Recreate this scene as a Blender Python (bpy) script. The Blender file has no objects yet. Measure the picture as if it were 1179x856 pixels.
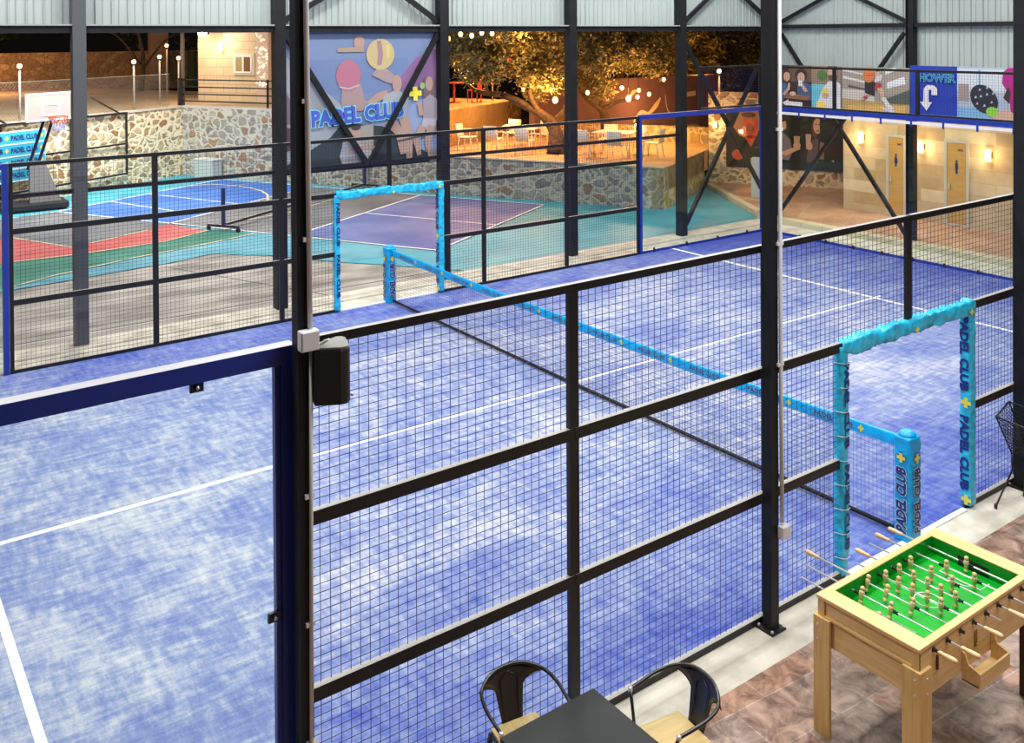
import bpy, bmesh, math, random
from math import sin, cos, pi, radians, sqrt
from mathutils import Vector, Matrix, noise as mnoise
random.seed(7)
SC = bpy.context.scene
COL = SC.collection
WM = {}

# ------------------------------------------------------------------ materials
MATS = {}
def nodes(m):
    m.use_nodes = True
    nt = m.node_tree
    return nt, nt.nodes, nt.links, nt.nodes['Principled BSDF']
def mat(name, col, rough=0.5, metal=0.0, spec=0.5, var=0.0, scale=6.0, col2=None, bump=0.0, coord='Object', stretch=None, emit=None, es=0.0, detail=6.0, lo=0.35, hi=0.65):
    if name in MATS: return MATS[name]
    m = bpy.data.materials.new(name); MATS[name] = m
    nt, N, L, B = nodes(m)
    c = tuple(col) + (1,)
    B.inputs['Base Color'].default_value = c
    B.inputs['Roughness'].default_value = rough
    B.inputs['Metallic'].default_value = metal
    B.inputs['Specular IOR Level'].default_value = spec
    if emit:
        B.inputs['Emission Color'].default_value = tuple(emit) + (1,)
        B.inputs['Emission Strength'].default_value = es
    if var or col2 or bump:
        tc = N.new('ShaderNodeTexCoord'); mp = N.new('ShaderNodeMapping')
        L.new(tc.outputs[coord], mp.inputs[0])
        if stretch: mp.inputs['Scale'].default_value = stretch
        nz = N.new('ShaderNodeTexNoise'); nz.inputs['Scale'].default_value = scale; nz.inputs['Detail'].default_value = detail
        L.new(mp.outputs[0], nz.inputs['Vector'])
        cr = N.new('ShaderNodeValToRGB')
        cr.color_ramp.elements[0].position = lo; cr.color_ramp.elements[1].position = hi
        c2 = tuple(col2) + (1,) if col2 else tuple(min(1, x * (1 + var)) for x in col) + (1,)
        c1 = c if col2 else tuple(x * (1 - var) for x in col) + (1,)
        cr.color_ramp.elements[0].color = c1; cr.color_ramp.elements[1].color = c2
        L.new(nz.outputs['Fac'], cr.inputs[0]); L.new(cr.outputs[0], B.inputs['Base Color'])
        if bump:
            bp = N.new('ShaderNodeBump'); bp.inputs['Strength'].default_value = bump; bp.inputs['Distance'].default_value = 0.02
            L.new(nz.outputs['Fac'], bp.inputs['Height']); L.new(bp.outputs[0], B.inputs['Normal'])
    return m
def emis(name, col, s):
    if name in MATS: return MATS[name]
    return mat(name, (0.8, 0.8, 0.8), emit=col, es=s)

def mat_turf():
    m = bpy.data.materials.new('blue_turf'); nt, N, L, B = nodes(m)
    B.inputs['Roughness'].default_value = 0.85; B.inputs['Specular IOR Level'].default_value = 0.2
    tc = N.new('ShaderNodeTexCoord')
    def noise(scale, st, rot, det=8, dist=0.0):
        mp = N.new('ShaderNodeMapping'); mp.inputs['Scale'].default_value = st; mp.inputs['Rotation'].default_value = (0, 0, rot)
        L.new(tc.outputs['Object'], mp.inputs[0])
        n = N.new('ShaderNodeTexNoise'); n.inputs['Scale'].default_value = scale; n.inputs['Detail'].default_value = det; n.inputs['Roughness'].default_value = 0.62
        n.inputs['Distortion'].default_value = dist
        L.new(mp.outputs[0], n.inputs['Vector']); return n
    a = noise(0.62, (1, 1.5, 1), 0.3, 9, 0.5); b = noise(3.0, (1, 4.6, 1), 0.30); c = noise(3.0, (4.2, 1, 1), -0.55); d = noise(60, (1, 1, 1), 0, 2)
    def math_(op, x, y):
        q = N.new('ShaderNodeMath'); q.operation = op
        for i, v in enumerate((x, y)):
            if isinstance(v, (int, float)): q.inputs[i].default_value = v
            else: L.new(v, q.inputs[i])
        return q.outputs[0]
    s = math_('ADD', math_('MULTIPLY', a.outputs[0], 0.38), math_('ADD', math_('MULTIPLY', b.outputs[0], 0.32), math_('MULTIPLY', c.outputs[0], 0.30)))
    s = math_('ADD', s, math_('MULTIPLY', math_('SUBTRACT', d.outputs[0], 0.5), 0.10))
    # sand has been swept away from the edges of the court: less of it near the walls
    sx = N.new('ShaderNodeSeparateXYZ'); L.new(tc.outputs['Object'], sx.inputs[0])
    yy = math_('ABSOLUTE', math_('SUBTRACT', sx.outputs[1], 5.0), 0)
    wx = N.new('ShaderNodeMapRange'); wx.inputs[1].default_value = -9; wx.inputs[2].default_value = -3; wx.inputs[3].default_value = 0.035; wx.inputs[4].default_value = 0.0
    L.new(sx.outputs[0], wx.inputs[0])
    ey = N.new('ShaderNodeMapRange'); ey.inputs[1].default_value = 2.6; ey.inputs[2].default_value = 5.0; ey.inputs[3].default_value = 0.0; ey.inputs[4].default_value = 0.12
    L.new(yy, ey.inputs[0])
    ex = N.new('ShaderNodeMapRange'); ex.inputs[1].default_value = 6.0; ex.inputs[2].default_value = 9.8; ex.inputs[3].default_value = 0.0; ex.inputs[4].default_value = 0.14
    L.new(sx.outputs[0], ex.inputs[0])
    s = math_('ADD', math_('SUBTRACT', math_('SUBTRACT', s, ey.outputs[0]), ex.outputs[0]), wx.outputs[0])
    cr = N.new('ShaderNodeValToRGB'); e = cr.color_ramp.elements
    e[0].position = 0.31; e[0].color = (0.045, 0.075, 0.36, 1)
    e[1].position = 0.63; e[1].color = (0.56, 0.57, 0.60, 1)
    k = e.new(0.40); k.color = (0.115, 0.160, 0.42, 1)
    k = e.new(0.49); k.color = (0.215, 0.27, 0.475, 1)
    L.new(s, cr.inputs[0]); L.new(cr.outputs[0], B.inputs['Base Color'])
    bp = N.new('ShaderNodeBump'); bp.inputs['Strength'].default_value = 0.3; bp.inputs['Distance'].default_value = 0.004
    L.new(d.outputs[0], bp.inputs['Height']); L.new(bp.outputs[0], B.inputs['Normal'])
    return m

def mat_stone(name, tones, mortar, scale=2.4, gap=0.07, stretch=(1, 1, 1.25), rough=0.9):
    m = bpy.data.materials.new(name); nt, N, L, B = nodes(m); B.inputs['Roughness'].default_value = rough; B.inputs['Specular IOR Level'].default_value = 0.2
    tc = N.new('ShaderNodeTexCoord'); mp = N.new('ShaderNodeMapping'); mp.inputs['Scale'].default_value = stretch
    L.new(tc.outputs['Object'], mp.inputs[0])
    nz = N.new('ShaderNodeTexNoise'); nz.inputs['Scale'].default_value = 3.0; nz.inputs['Detail'].default_value = 4
    L.new(mp.outputs[0], nz.inputs['Vector'])
    vm = N.new('ShaderNodeMixRGB'); vm.blend_type = 'ADD'; vm.inputs[0].default_value = 0.35
    L.new(mp.outputs[0], vm.inputs[1]); L.new(nz.outputs['Color'], vm.inputs[2])
    v = N.new('ShaderNodeTexVoronoi'); v.feature = 'DISTANCE_TO_EDGE'; v.inputs['Scale'].default_value = scale
    v2 = N.new('ShaderNodeTexVoronoi'); v2.feature = 'F1'; v2.inputs['Scale'].default_value = scale
    L.new(vm.outputs[0], v.inputs['Vector']); L.new(vm.outputs[0], v2.inputs['Vector'])
    sp = N.new('ShaderNodeSeparateColor'); L.new(v2.outputs['Color'], sp.inputs[0])
    cr = N.new('ShaderNodeValToRGB'); cr.color_ramp.interpolation = 'CONSTANT'
    e = cr.color_ramp.elements
    for i, t in enumerate(tones):
        p = i / len(tones)
        k = e[0] if i == 0 else (e[1] if i == 1 else e.new(p))
        k.position = p; k.color = tuple(t) + (1,)
    L.new(sp.outputs[0], cr.inputs[0])
    n2 = N.new('ShaderNodeTexNoise'); n2.inputs['Scale'].default_value = 9; n2.inputs['Detail'].default_value = 6; L.new(tc.outputs['Object'], n2.inputs['Vector'])
    mr = N.new('ShaderNodeMapRange'); mr.inputs[1].default_value = 0.3; mr.inputs[2].default_value = 0.7; mr.inputs[3].default_value = 0.72; mr.inputs[4].default_value = 1.2
    L.new(n2.outputs[0], mr.inputs[0])
    ml = N.new('ShaderNodeMixRGB'); ml.blend_type = 'MULTIPLY'; ml.inputs[0].default_value = 1
    L.new(cr.outputs[0], ml.inputs[1]); L.new(mr.outputs[0], ml.inputs[2])
    n3 = N.new('ShaderNodeTexNoise'); n3.inputs['Scale'].default_value = 5.5; n3.inputs['Detail'].default_value = 5; L.new(tc.outputs['Object'], n3.inputs['Vector'])
    ma = N.new('ShaderNodeMath'); ma.operation = 'MULTIPLY_ADD'; ma.inputs[1].default_value = 0.30; ma.inputs[2].default_value = -0.15; L.new(n3.outputs[0], ma.inputs[0])
    ad = N.new('ShaderNodeMath'); ad.operation = 'ADD'; L.new(v.outputs['Distance'], ad.inputs[0]); L.new(ma.outputs[0], ad.inputs[1])
    mm = N.new('ShaderNodeMapRange'); mm.inputs[1].default_value = gap * 0.5; mm.inputs[2].default_value = gap * 1.5
    L.new(ad.outputs[0], mm.inputs[0])
    mx = N.new('ShaderNodeMixRGB'); L.new(mm.outputs[0], mx.inputs[0]); mx.inputs[1].default_value = tuple(mortar) + (1,); L.new(ml.outputs[0], mx.inputs[2])
    L.new(mx.outputs[0], B.inputs['Base Color'])
    bp = N.new('ShaderNodeBump'); bp.inputs['Strength'].default_value = 0.6; bp.inputs['Distance'].default_value = 0.05
    L.new(mm.outputs[0], bp.inputs['Height']); L.new(bp.outputs[0], B.inputs['Normal'])
    MATS[name] = m; return m

def mat_brick(name, c1, c2, mortar, bw, bh, ms=0.012, rot=(0, 0, 0), axis=None, noise=None, rough=0.8, loc=(0, 0, 0), bump=0.3, spec=0.3):
    m = bpy.data.materials.new(name); nt, N, L, B = nodes(m); B.inputs['Roughness'].default_value = rough; B.inputs['Specular IOR Level'].default_value = spec
    tc = N.new('ShaderNodeTexCoord'); mp = N.new('ShaderNodeMapping'); mp.vector_type = 'TEXTURE'
    mp.inputs['Rotation'].default_value = rot; mp.inputs['Location'].default_value = loc
    L.new(tc.outputs['Object'], mp.inputs[0])
    b = N.new('ShaderNodeTexBrick')
    if axis:
        dp = N.new('ShaderNodeVectorMath'); dp.operation = 'DOT_PRODUCT'; dp.inputs[1].default_value = (axis[0], axis[1], 0); L.new(tc.outputs['Object'], dp.inputs[0])
        sx = N.new('ShaderNodeSeparateXYZ'); L.new(tc.outputs['Object'], sx.inputs[0]); cx = N.new('ShaderNodeCombineXYZ')
        L.new(dp.outputs['Value'], cx.inputs[0]); L.new(sx.outputs[2], cx.inputs[1]); L.new(cx.outputs[0], b.inputs['Vector'])
    else: L.new(mp.outputs[0], b.inputs['Vector'])
    b.inputs['Scale'].default_value = 1; b.inputs['Brick Width'].default_value = bw; b.inputs['Row Height'].default_value = bh
    b.inputs['Mortar Size'].default_value = ms; b.inputs['Color1'].default_value = c1 + (1,); b.inputs['Color2'].default_value = c2 + (1,); b.inputs['Mortar'].default_value = mortar + (1,)
    out = b.outputs[0]
    if noise:
        nz = N.new('ShaderNodeTexNoise'); nz.inputs['Scale'].default_value = noise[0]; nz.inputs['Detail'].default_value = 8; nz.inputs['Roughness'].default_value = 0.65
        if len(noise) > 4: nz.inputs['Distortion'].default_value = noise[4]
        L.new(tc.outputs['Object'], nz.inputs['Vector'])
        cr = N.new('ShaderNodeValToRGB'); cr.color_ramp.elements[0].position = 0.36; cr.color_ramp.elements[1].position = 0.64
        cr.color_ramp.elements[0].color = noise[1] + (1,); cr.color_ramp.elements[1].color = noise[2] + (1,)
        L.new(nz.outputs[0], cr.inputs[0])
        mx = N.new('ShaderNodeMixRGB'); mx.blend_type = 'MULTIPLY'; mx.inputs[0].default_value = noise[3]
        L.new(out, mx.inputs[1]); L.new(cr.outputs[0], mx.inputs[2]); out = mx.outputs[0]
    L.new(out, B.inputs['Base Color'])
    bp = N.new('ShaderNodeBump'); bp.inputs['Strength'].default_value = bump; bp.inputs['Distance'].default_value = 0.01
    inv = N.new('ShaderNodeMath'); inv.operation = 'SUBTRACT'; inv.inputs[0].default_value = 1; L.new(b.outputs['Fac'], inv.inputs[1])
    L.new(inv.outputs[0], bp.inputs['Height']); L.new(bp.outputs[0], B.inputs['Normal'])
    MATS[name] = m; return m

def mat_glass():
    m = bpy.data.materials.new('clear_glass'); m.use_nodes = True
    nt = m.node_tree; N = nt.nodes; L = nt.links; N.clear()
    o = N.new('ShaderNodeOutputMaterial'); t = N.new('ShaderNodeBsdfTransparent'); g = N.new('ShaderNodeBsdfGlossy')
    t.inputs[0].default_value = (0.93, 0.965, 0.96, 1); g.inputs['Roughness'].default_value = 0.02; g.inputs[0].default_value = (0.9, 0.95, 1, 1)
    lw_ = N.new('ShaderNodeLayerWeight'); lw_.inputs[0].default_value = 0.5
    p4 = N.new('ShaderNodeMath'); p4.operation = 'POWER'; p4.inputs[1].default_value = 4; L.new(lw_.outputs['Facing'], p4.inputs[0])
    f = N.new('ShaderNodeMath'); f.operation = 'MULTIPLY_ADD'; f.inputs[1].default_value = 0.5; f.inputs[2].default_value = 0.018; L.new(p4.outputs[0], f.inputs[0])
    mx = N.new('ShaderNodeMixShader'); L.new(f.outputs[0], mx.inputs[0]); L.new(t.outputs[0], mx.inputs[1]); L.new(g.outputs[0], mx.inputs[2]); L.new(mx.outputs[0], o.inputs[0])
    return m

def mat_wood(name, c1, c2, axis='X', scale=5):
    m = bpy.data.materials.new(name); nt, N, L, B = nodes(m); B.inputs['Roughness'].default_value = 0.42; B.inputs['Specular IOR Level'].default_value = 0.4
    tc = N.new('ShaderNodeTexCoord'); mp = N.new('ShaderNodeMapping')
    mp.inputs['Scale'].default_value = {'X': (0.6, 9, 9), 'Y': (9, 0.6, 9), 'Z': (9, 9, 0.6)}[axis]
    L.new(tc.outputs['Object'], mp.inputs[0])
    nz = N.new('ShaderNodeTexNoise'); nz.inputs['Scale'].default_value = scale; nz.inputs['Detail'].default_value = 6; L.new(mp.outputs[0], nz.inputs['Vector'])
    cr = N.new('ShaderNodeValToRGB'); cr.color_ramp.elements[0].position = 0.35; cr.color_ramp.elements[1].position = 0.65
    cr.color_ramp.elements[0].color = c1 + (1,); cr.color_ramp.elements[1].color = c2 + (1,)
    L.new(nz.outputs[0], cr.inputs[0]); L.new(cr.outputs[0], B.inputs['Base Color'])
    MATS[name] = m; return m

M_TURF = mat_turf()
M_GLASS = mat_glass()
M_BLACK = mat('black_paint', (0.010, 0.010, 0.012), rough=0.42, spec=0.4)
M_BLACKM = mat('black_wire', (0.03, 0.026, 0.075), rough=0.5, spec=0.3)
M_STEEL = mat('dark_steel_paint', (0.010, 0.011, 0.014), rough=0.5, spec=0.3, var=0.25, scale=3)
M_BLUE = mat('blue_frame_paint', (0.012, 0.035, 0.30), rough=0.35, spec=0.5)
def top_sheen(m, amount=0.75):  # mixes a pale highlight into the colour of faces that look up
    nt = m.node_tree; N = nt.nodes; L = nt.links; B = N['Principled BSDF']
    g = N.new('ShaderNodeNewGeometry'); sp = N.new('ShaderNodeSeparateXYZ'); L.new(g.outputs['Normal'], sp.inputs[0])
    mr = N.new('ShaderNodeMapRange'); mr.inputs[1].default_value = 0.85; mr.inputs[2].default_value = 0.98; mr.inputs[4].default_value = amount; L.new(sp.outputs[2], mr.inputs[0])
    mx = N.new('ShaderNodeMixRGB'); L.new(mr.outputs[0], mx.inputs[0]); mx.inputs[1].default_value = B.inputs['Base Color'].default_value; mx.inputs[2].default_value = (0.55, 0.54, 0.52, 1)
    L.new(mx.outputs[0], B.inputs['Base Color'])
top_sheen(M_BLACK, 0.62); top_sheen(M_BLUE, 0.75)
M_WHITE = mat('white_line_paint', (0.82, 0.83, 0.85), rough=0.7)
M_PVC = mat('white_pvc', (0.72, 0.71, 0.74), rough=0.45)
M_PVC2 = mat('cream_pvc', (0.60, 0.57, 0.50), rough=0.5)
M_SKYV = mat('sky_blue_vinyl', (0.025, 0.50, 0.80), rough=0.26, spec=0.5, var=0.25, scale=14, bump=0.7)
M_SKYN = mat('azure_vinyl', (0.0, 0.37, 0.80), rough=0.35, spec=0.5, var=0.12, scale=9, bump=0.35)
M_NAVY = mat('navy_print', (0.012, 0.02, 0.20), rough=0.5)
M_YEL = mat('yellow_print', (0.80, 0.70, 0.06), rough=0.5)
M_PALE = mat('pale_outline_print', (0.62, 0.80, 0.62), rough=0.5)
M_CONC = mat('light_concrete', (0.50, 0.47, 0.40), col2=(0.70, 0.67, 0.58), scale=3.5, rough=0.9, bump=0.2)
M_CONCD = mat('worn_concrete', (0.21, 0.20, 0.18), col2=(0.42, 0.40, 0.36), scale=0.9, rough=0.85, bump=0.1, stretch=(1, 2.2, 1), detail=9)
M_CHROME = mat('chrome', (0.80, 0.80, 0.82), rough=0.28, metal=0.55)
M_RUBBER = mat('black_rubber', (0.008, 0.008, 0.008), rough=0.7)
M_TILE = mat_brick('slate_tiles', (0.31, 0.175, 0.11), (0.25, 0.185, 0.15), (0.36, 0.29, 0.24), 0.60, 0.40, 0.005, rot=(0, 0, radians(-4)), noise=(6.0, (0.48, 0.38, 0.34), (1.85, 1.85, 1.9), 1.0, 0.8), rough=0.5, spec=0.5)
M_PATIO = mat_brick('terracotta_patio', (0.44, 0.27, 0.18), (0.52, 0.34, 0.24), (0.50, 0.40, 0.32), 0.6, 0.6, 0.01, rot=(0, 0, radians(28)), noise=(1.2, (0.75, 0.7, 0.66), (1.15, 1.15, 1.1), 0.9), rough=0.6)
M_STONE = mat_stone('rubble_stone', [(0.54, 0.42, 0.24), (0.42, 0.30, 0.16), (0.30, 0.24, 0.16), (0.48, 0.40, 0.26), (0.36, 0.19, 0.09), (0.60, 0.50, 0.33), (0.34, 0.27, 0.18)], (0.80, 0.70, 0.48), 3.3, 0.12)
M_STONEG = mat_stone('grey_rubble_stone', [(0.27, 0.27, 0.24), (0.33, 0.32, 0.27), (0.22, 0.21, 0.19), (0.38, 0.37, 0.32), (0.30, 0.20, 0.13), (0.29, 0.28, 0.25)], (0.50, 0.48, 0.40), 3.2, 0.11)
M_STONEO = mat_stone('ochre_rubble_stone', [(0.42, 0.33, 0.16), (0.48, 0.36, 0.14), (0.36, 0.30, 0.2), (0.44, 0.36, 0.24)], (0.66, 0.56, 0.38), 2.8, 0.07, stretch=(1, 1, 0.8))
M_BLOCK = mat_brick('sandstone_blocks', (0.74, 0.65, 0.47), (0.50, 0.38, 0.22), (0.50, 0.42, 0.30), 1.25, 0.30, 0.006, axis=(0, 1), noise=(0.9, (0.82, 0.8, 0.78), (1.12, 1.12, 1.12), 1.0), rough=0.8)
M_CLAD = mat('pale_metal_cladding', (0.42, 0.48, 0.475), rough=0.38, spec=0.5, var=0.05, scale=0.8)
M_WOODT = mat_wood('pale_beech_wood', (0.70, 0.455, 0.18), (0.82, 0.57, 0.26))
M_WOODZ = mat_wood('pale_beech_upright', (0.66, 0.41, 0.14), (0.78, 0.52, 0.21), 'Z')
M_WOODY = mat_wood('pale_beech_cross', (0.72, 0.47, 0.185), (0.84, 0.58, 0.265), 'Y')
M_WOODP = mat('turned_beech', (0.80, 0.53, 0.28), rough=0.45, var=0.08, scale=20)
M_GREEN = mat('green_playfield', (0.0, 0.40, 0.018), rough=0.3, spec=0.6, var=0.12, scale=5)
M_BROWN = mat('dark_brown_leg', (0.085, 0.035, 0.015), rough=0.5, var=0.2, scale=9)
M_WHITEP = mat('white_plastic', (0.78, 0.76, 0.70), rough=0.5)
M_TEAL = mat('teal_court_paint', (0.035, 0.31, 0.42), col2=(0.08, 0.42, 0.53), scale=0.8, rough=0.55)
M_TEALB = mat('steel_blue_court_paint', (0.07, 0.27, 0.36), col2=(0.14, 0.40, 0.50), scale=0.8, rough=0.6)
M_CBLUE = mat('blue_court_paint', (0.035, 0.13, 0.47), col2=(0.06, 0.19, 0.58), scale=0.7, rough=0.6)
M_CPURP = mat('worn_blue_court_paint', (0.075, 0.115, 0.34), col2=(0.17, 0.21, 0.42), scale=0.55, rough=0.6)
M_CGREY = mat('grey_court_paint', (0.115, 0.125, 0.14), col2=(0.20, 0.21, 0.22), scale=0.8, rough=0.6)
M_CRED = mat('red_court_paint', (0.46, 0.085, 0.085), col2=(0.54, 0.14, 0.13), scale=1.2, rough=0.6)
M_CGREEN = mat('green_court_paint', (0.02, 0.155, 0.115), col2=(0.05, 0.235, 0.18), scale=1.0, rough=0.6)
M_CREAM = mat('cream_line_paint', (0.72, 0.66, 0.42), rough=0.6)

# ------------------------------------------------------------------ mesh builder
class MB:
    def __init__(s): s.v = []; s.f = []; s.mi = []; s.m = 0; s.sm = []; s.smooth = False
    def add(s, vs, fs):
        o = len(s.v); s.v += [Vector(x) for x in vs]
        for f in fs: s.f.append(tuple(i + o for i in f)); s.mi.append(s.m); s.sm.append(s.smooth)
        return s
    def box(s, c, d, R=None):
        c = Vector(c); hx, hy, hz = d[0] / 2, d[1] / 2, d[2] / 2
        vs = [Vector((x, y, z)) for x in (-hx, hx) for y in (-hy, hy) for z in (-hz, hz)]
        if R is not None: vs = [R @ v for v in vs]
        return s.add([v + c for v in vs], [(0, 1, 3, 2), (4, 6, 7, 5), (0, 4, 5, 1), (2, 3, 7, 6), (0, 2, 6, 4), (1, 5, 7, 3)])
    def bb(s, x0, x1, y0, y1, z0, z1): return s.box(((x0 + x1) / 2, (y0 + y1) / 2, (z0 + z1) / 2), (abs(x1 - x0), abs(y1 - y0), abs(z1 - z0)))
    def bar(s, a, b, w, h, up=(0, 0, 1)):
        a = Vector(a); b = Vector(b); d = b - a; l = d.length; d.normalize(); up = Vector(up)
        if abs(d.dot(up)) > 0.98: up = Vector((0, 1, 0))
        x = d.cross(up).normalized(); z = x.cross(d)
        return s.box((a + b) / 2, (w, l, h), Matrix((x, d, z)).transposed())
    def tube(s, pts, r, n=8, closed=False):
        pts = [Vector(p) for p in pts]; k = len(pts); rr = r if isinstance(r, (list, tuple)) else [r] * k
        base = len(s.v); prev = None; vs = []; fs = []
        for i, p in enumerate(pts):
            if closed: d = pts[(i + 1) % k] - pts[i - 1]
            else: d = pts[min(i + 1, k - 1)] - pts[max(i - 1, 0)]
            d.normalize()
            if prev is None:
                u = d.orthogonal().normalized()
            else:
                u = (prev - d * prev.dot(d))
                u = u.normalized() if u.length > 1e-6 else d.orthogonal().normalized()
            prev = u; w = d.cross(u)
            for j in range(n):
                t = 2 * pi * j / n; vs.append(p + (u * cos(t) + w * sin(t)) * rr[i])
        for i in range(k if closed else k - 1):
            a = i * n; b = ((i + 1) % k) * n
            for j in range(n): fs.append((a + j, a + (j + 1) % n, b + (j + 1) % n, b + j))
        if not closed:
            fs.append(tuple(range(n))[::-1]); fs.append(tuple((k - 1) * n + j for j in range(n)))
        sm = s.smooth; s.smooth = n > 4; s.add(vs, fs); s.smooth = sm; return s
    def lathe(s, o, ax, prof, n=12):
        # prof: list of (t along axis, r)
        o = Vector(o); ax = Vector(ax).normalized()
        u = ax.orthogonal().normalized(); w = ax.cross(u); vs = []; fs = []
        for t, r in prof:
            for j in range(n):
                a = 2 * pi * j / n; vs.append(o + ax * t + (u * cos(a) + w * sin(a)) * max(r, 1e-4))
        for i in range(len(prof) - 1):
            for j in range(n): fs.append((i * n + j, i * n + (j + 1) % n, (i + 1) * n + (j + 1) % n, (i + 1) * n + j))
        fs.append(tuple(range(n))[::-1]); fs.append(tuple((len(prof) - 1) * n + j for j in range(n)))
        sm = s.smooth; s.smooth = True; s.add(vs, fs); s.smooth = sm; return s
    def prism(s, pts, d):
        pts = [Vector(p) for p in pts]; d = Vector(d); n = len(pts)
        fs = [tuple(range(n))[::-1], tuple(range(n, 2 * n))] + [(i, (i + 1) % n, n + (i + 1) % n, n + i) for i in range(n)]
        return s.add(pts + [p + d for p in pts], fs)
    def poly(s, pts): return s.add(pts, [tuple(range(len(pts)))])
    def ball(s, c, r, n=8, sz=1.0):
        prof = [(-r * cos(pi * i / n) * sz, r * sin(pi * i / n)) for i in range(n + 1)]
        return s.lathe(c, (0, 0, 1), prof, max(8, n + 2))
    def build(s, name, mats, parent=None, world=True, loc=None, bevel=0.0, recalc=False):
        if not isinstance(mats, (list, tuple)): mats = [mats]
        me = bpy.data.meshes.new(name)
        W = Matrix.Identity(4)
        if parent is not None:
            W = WM[parent.name]
            inv = W.inverted() if world else Matrix.Identity(4)
        elif loc is not None:
            W = Matrix.Translation(Vector(loc)); inv = W.inverted()
        else: inv = Matrix.Identity(4)
        me.from_pydata([inv @ v for v in s.v], [], s.f)
        for m in mats: me.materials.append(m)
        for i, p in enumerate(me.polygons): p.material_index = s.mi[i]; p.use_smooth = s.sm[i]
        if recalc:
            b = bmesh.new(); b.from_mesh(me); bmesh.ops.recalc_face_normals(b, faces=b.faces); b.to_mesh(me); b.free()
        o = bpy.data.objects.new(name, me); COL.objects.link(o)
        if parent is not None: o.parent = parent
        elif loc is not None: o.location = loc
        WM[o.name] = W
        if bevel:
            md = o.modifiers.new('bevel', 'BEVEL'); md.width = bevel; md.segments = 2; md.limit_method = 'ANGLE'
        return o

def tag(o, label=None, cat=None, group=None, kind=None):
    if label: o['label'] = label
    if cat: o['category'] = cat
    if group: o['group'] = group
    if kind: o['kind'] = kind
    return o
def struct(o): o['kind'] = 'structure'; return o
def thing(name, label, cat, loc=(0, 0, 0), rz=0.0, group=None):
    o = bpy.data.objects.new(name, None); o.empty_display_size = 0.1; COL.objects.link(o)
    o.location = loc; o.rotation_euler = (0, 0, rz)
    WM[o.name] = Matrix.Translation(Vector(loc)) @ Matrix.Rotation(rz, 4, 'Z')
    return tag(o, label, cat, group)
def kids(o): return [c for c in COL.objects if c.parent == o]
def dup(root, loc, rz, label, group=None):
    tree = {}
    def cp(o, par):
        c = o.copy(); COL.objects.link(c)
        if par: c.parent = par
        for k in kids(o): cp(k, c)
        return c
    r = cp(root, None); r.location = loc; r.rotation_euler = (0, 0, rz); r['label'] = label
    if group: r['group'] = group
    return r

# text as real letter meshes -------------------------------------------------
TXT = {}
def text_raw(s, off=0.0):
    if (s, off) in TXT: return TXT[(s, off)]
    cu = bpy.data.curves.new('t', 'FONT'); cu.body = s; cu.size = 1.0; cu.offset = off; cu.resolution_u = 2
    cu.align_x = 'LEFT'
    o = bpy.data.objects.new('t', cu); COL.objects.link(o)
    dg = bpy.context.evaluated_depsgraph_get(); dg.update()
    me = bpy.data.meshes.new_from_object(o.evaluated_get(dg))
    vs = [v.co.copy() for v in me.vertices]; fs = [tuple(p.vertices) for p in me.polygons]
    bpy.data.objects.remove(o); bpy.data.meshes.remove(me); bpy.data.curves.remove(cu)
    TXT[(s, off)] = (vs, fs); return vs, fs
def put_text(mb, s, c, right, up, w, h, off=0.03, lift=0.0, ref=0.03, shear=0.0):
    """text centred on c, w x h metres; ref: the offset the box is measured with, so outlines grow outward"""
    vs, fs = text_raw(s, off); rv, _ = text_raw(s, ref)
    x0 = min(v.x for v in rv); x1 = max(v.x for v in rv); y0 = min(v.y for v in rv); y1 = max(v.y for v in rv)
    right = Vector(right).normalized(); up = Vector(up).normalized(); n = right.cross(up); c = Vector(c)
    out = []
    for v in vs:
        a = ((v.x - (x0 + x1) / 2) / (x1 - x0)) * w; b = ((v.y - (y0 + y1) / 2) / (y1 - y0)) * h
        out.append(c + right * (a + shear * b) + up * b + n * lift)
    mb.add(out, fs)
def put_plus(mb, c, right, up, r, lift):
    right = Vector(right).normalized(); up = Vector(up).normalized(); n = right.cross(up); c = Vector(c) + n * lift
    t = r * 0.36; P = [(-t, -r), (t, -r), (t, -t), (r, -t), (r, t), (t, t), (t, r), (-t, r), (-t, t), (-r, t), (-r, -t), (-t, -t)]
    vs = [c + right * a + up * b for a, b in P]
    mb.add(vs, [(0, 1, 2, 11), (11, 2, 5, 8), (3, 4, 5, 2), (8, 5, 6, 7), (9, 10, 11, 8)])

# flat printed pictures: coloured patches on a real board ---------------------
PCOL = {}
def pcol(c):
    k = 'print_%02x%02x%02x' % tuple(int(255 * x) for x in c)
    if k not in PCOL: PCOL[k] = mat(k, c, rough=0.55, spec=0.3)
    return PCOL[k]
def ell(cx, cy, rx, ry, n=18, a0=0, rot=0):
    o = []
    for i in range(n):
        t = a0 + 2 * pi * i / n; x = rx * cos(t); y = ry * sin(t)
        o.append((cx + x * cos(rot) - y * sin(rot), cy + x * sin(rot) + y * cos(rot)))
    return o
def limb(pts, w):
    # tapered strip along a path; w list of widths
    L_, R_ = [], []
    for i, p in enumerate(pts):
        a = Vector(pts[max(i - 1, 0)]); b = Vector(pts[min(i + 1, len(pts) - 1)]); d = (b - a).normalized(); n = Vector((-d.y, d.x))
        L_.append(tuple(Vector(p) + n * w[i] / 2)); R_.append(tuple(Vector(p) - n * w[i] / 2))
    return L_ + R_[::-1]
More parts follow.
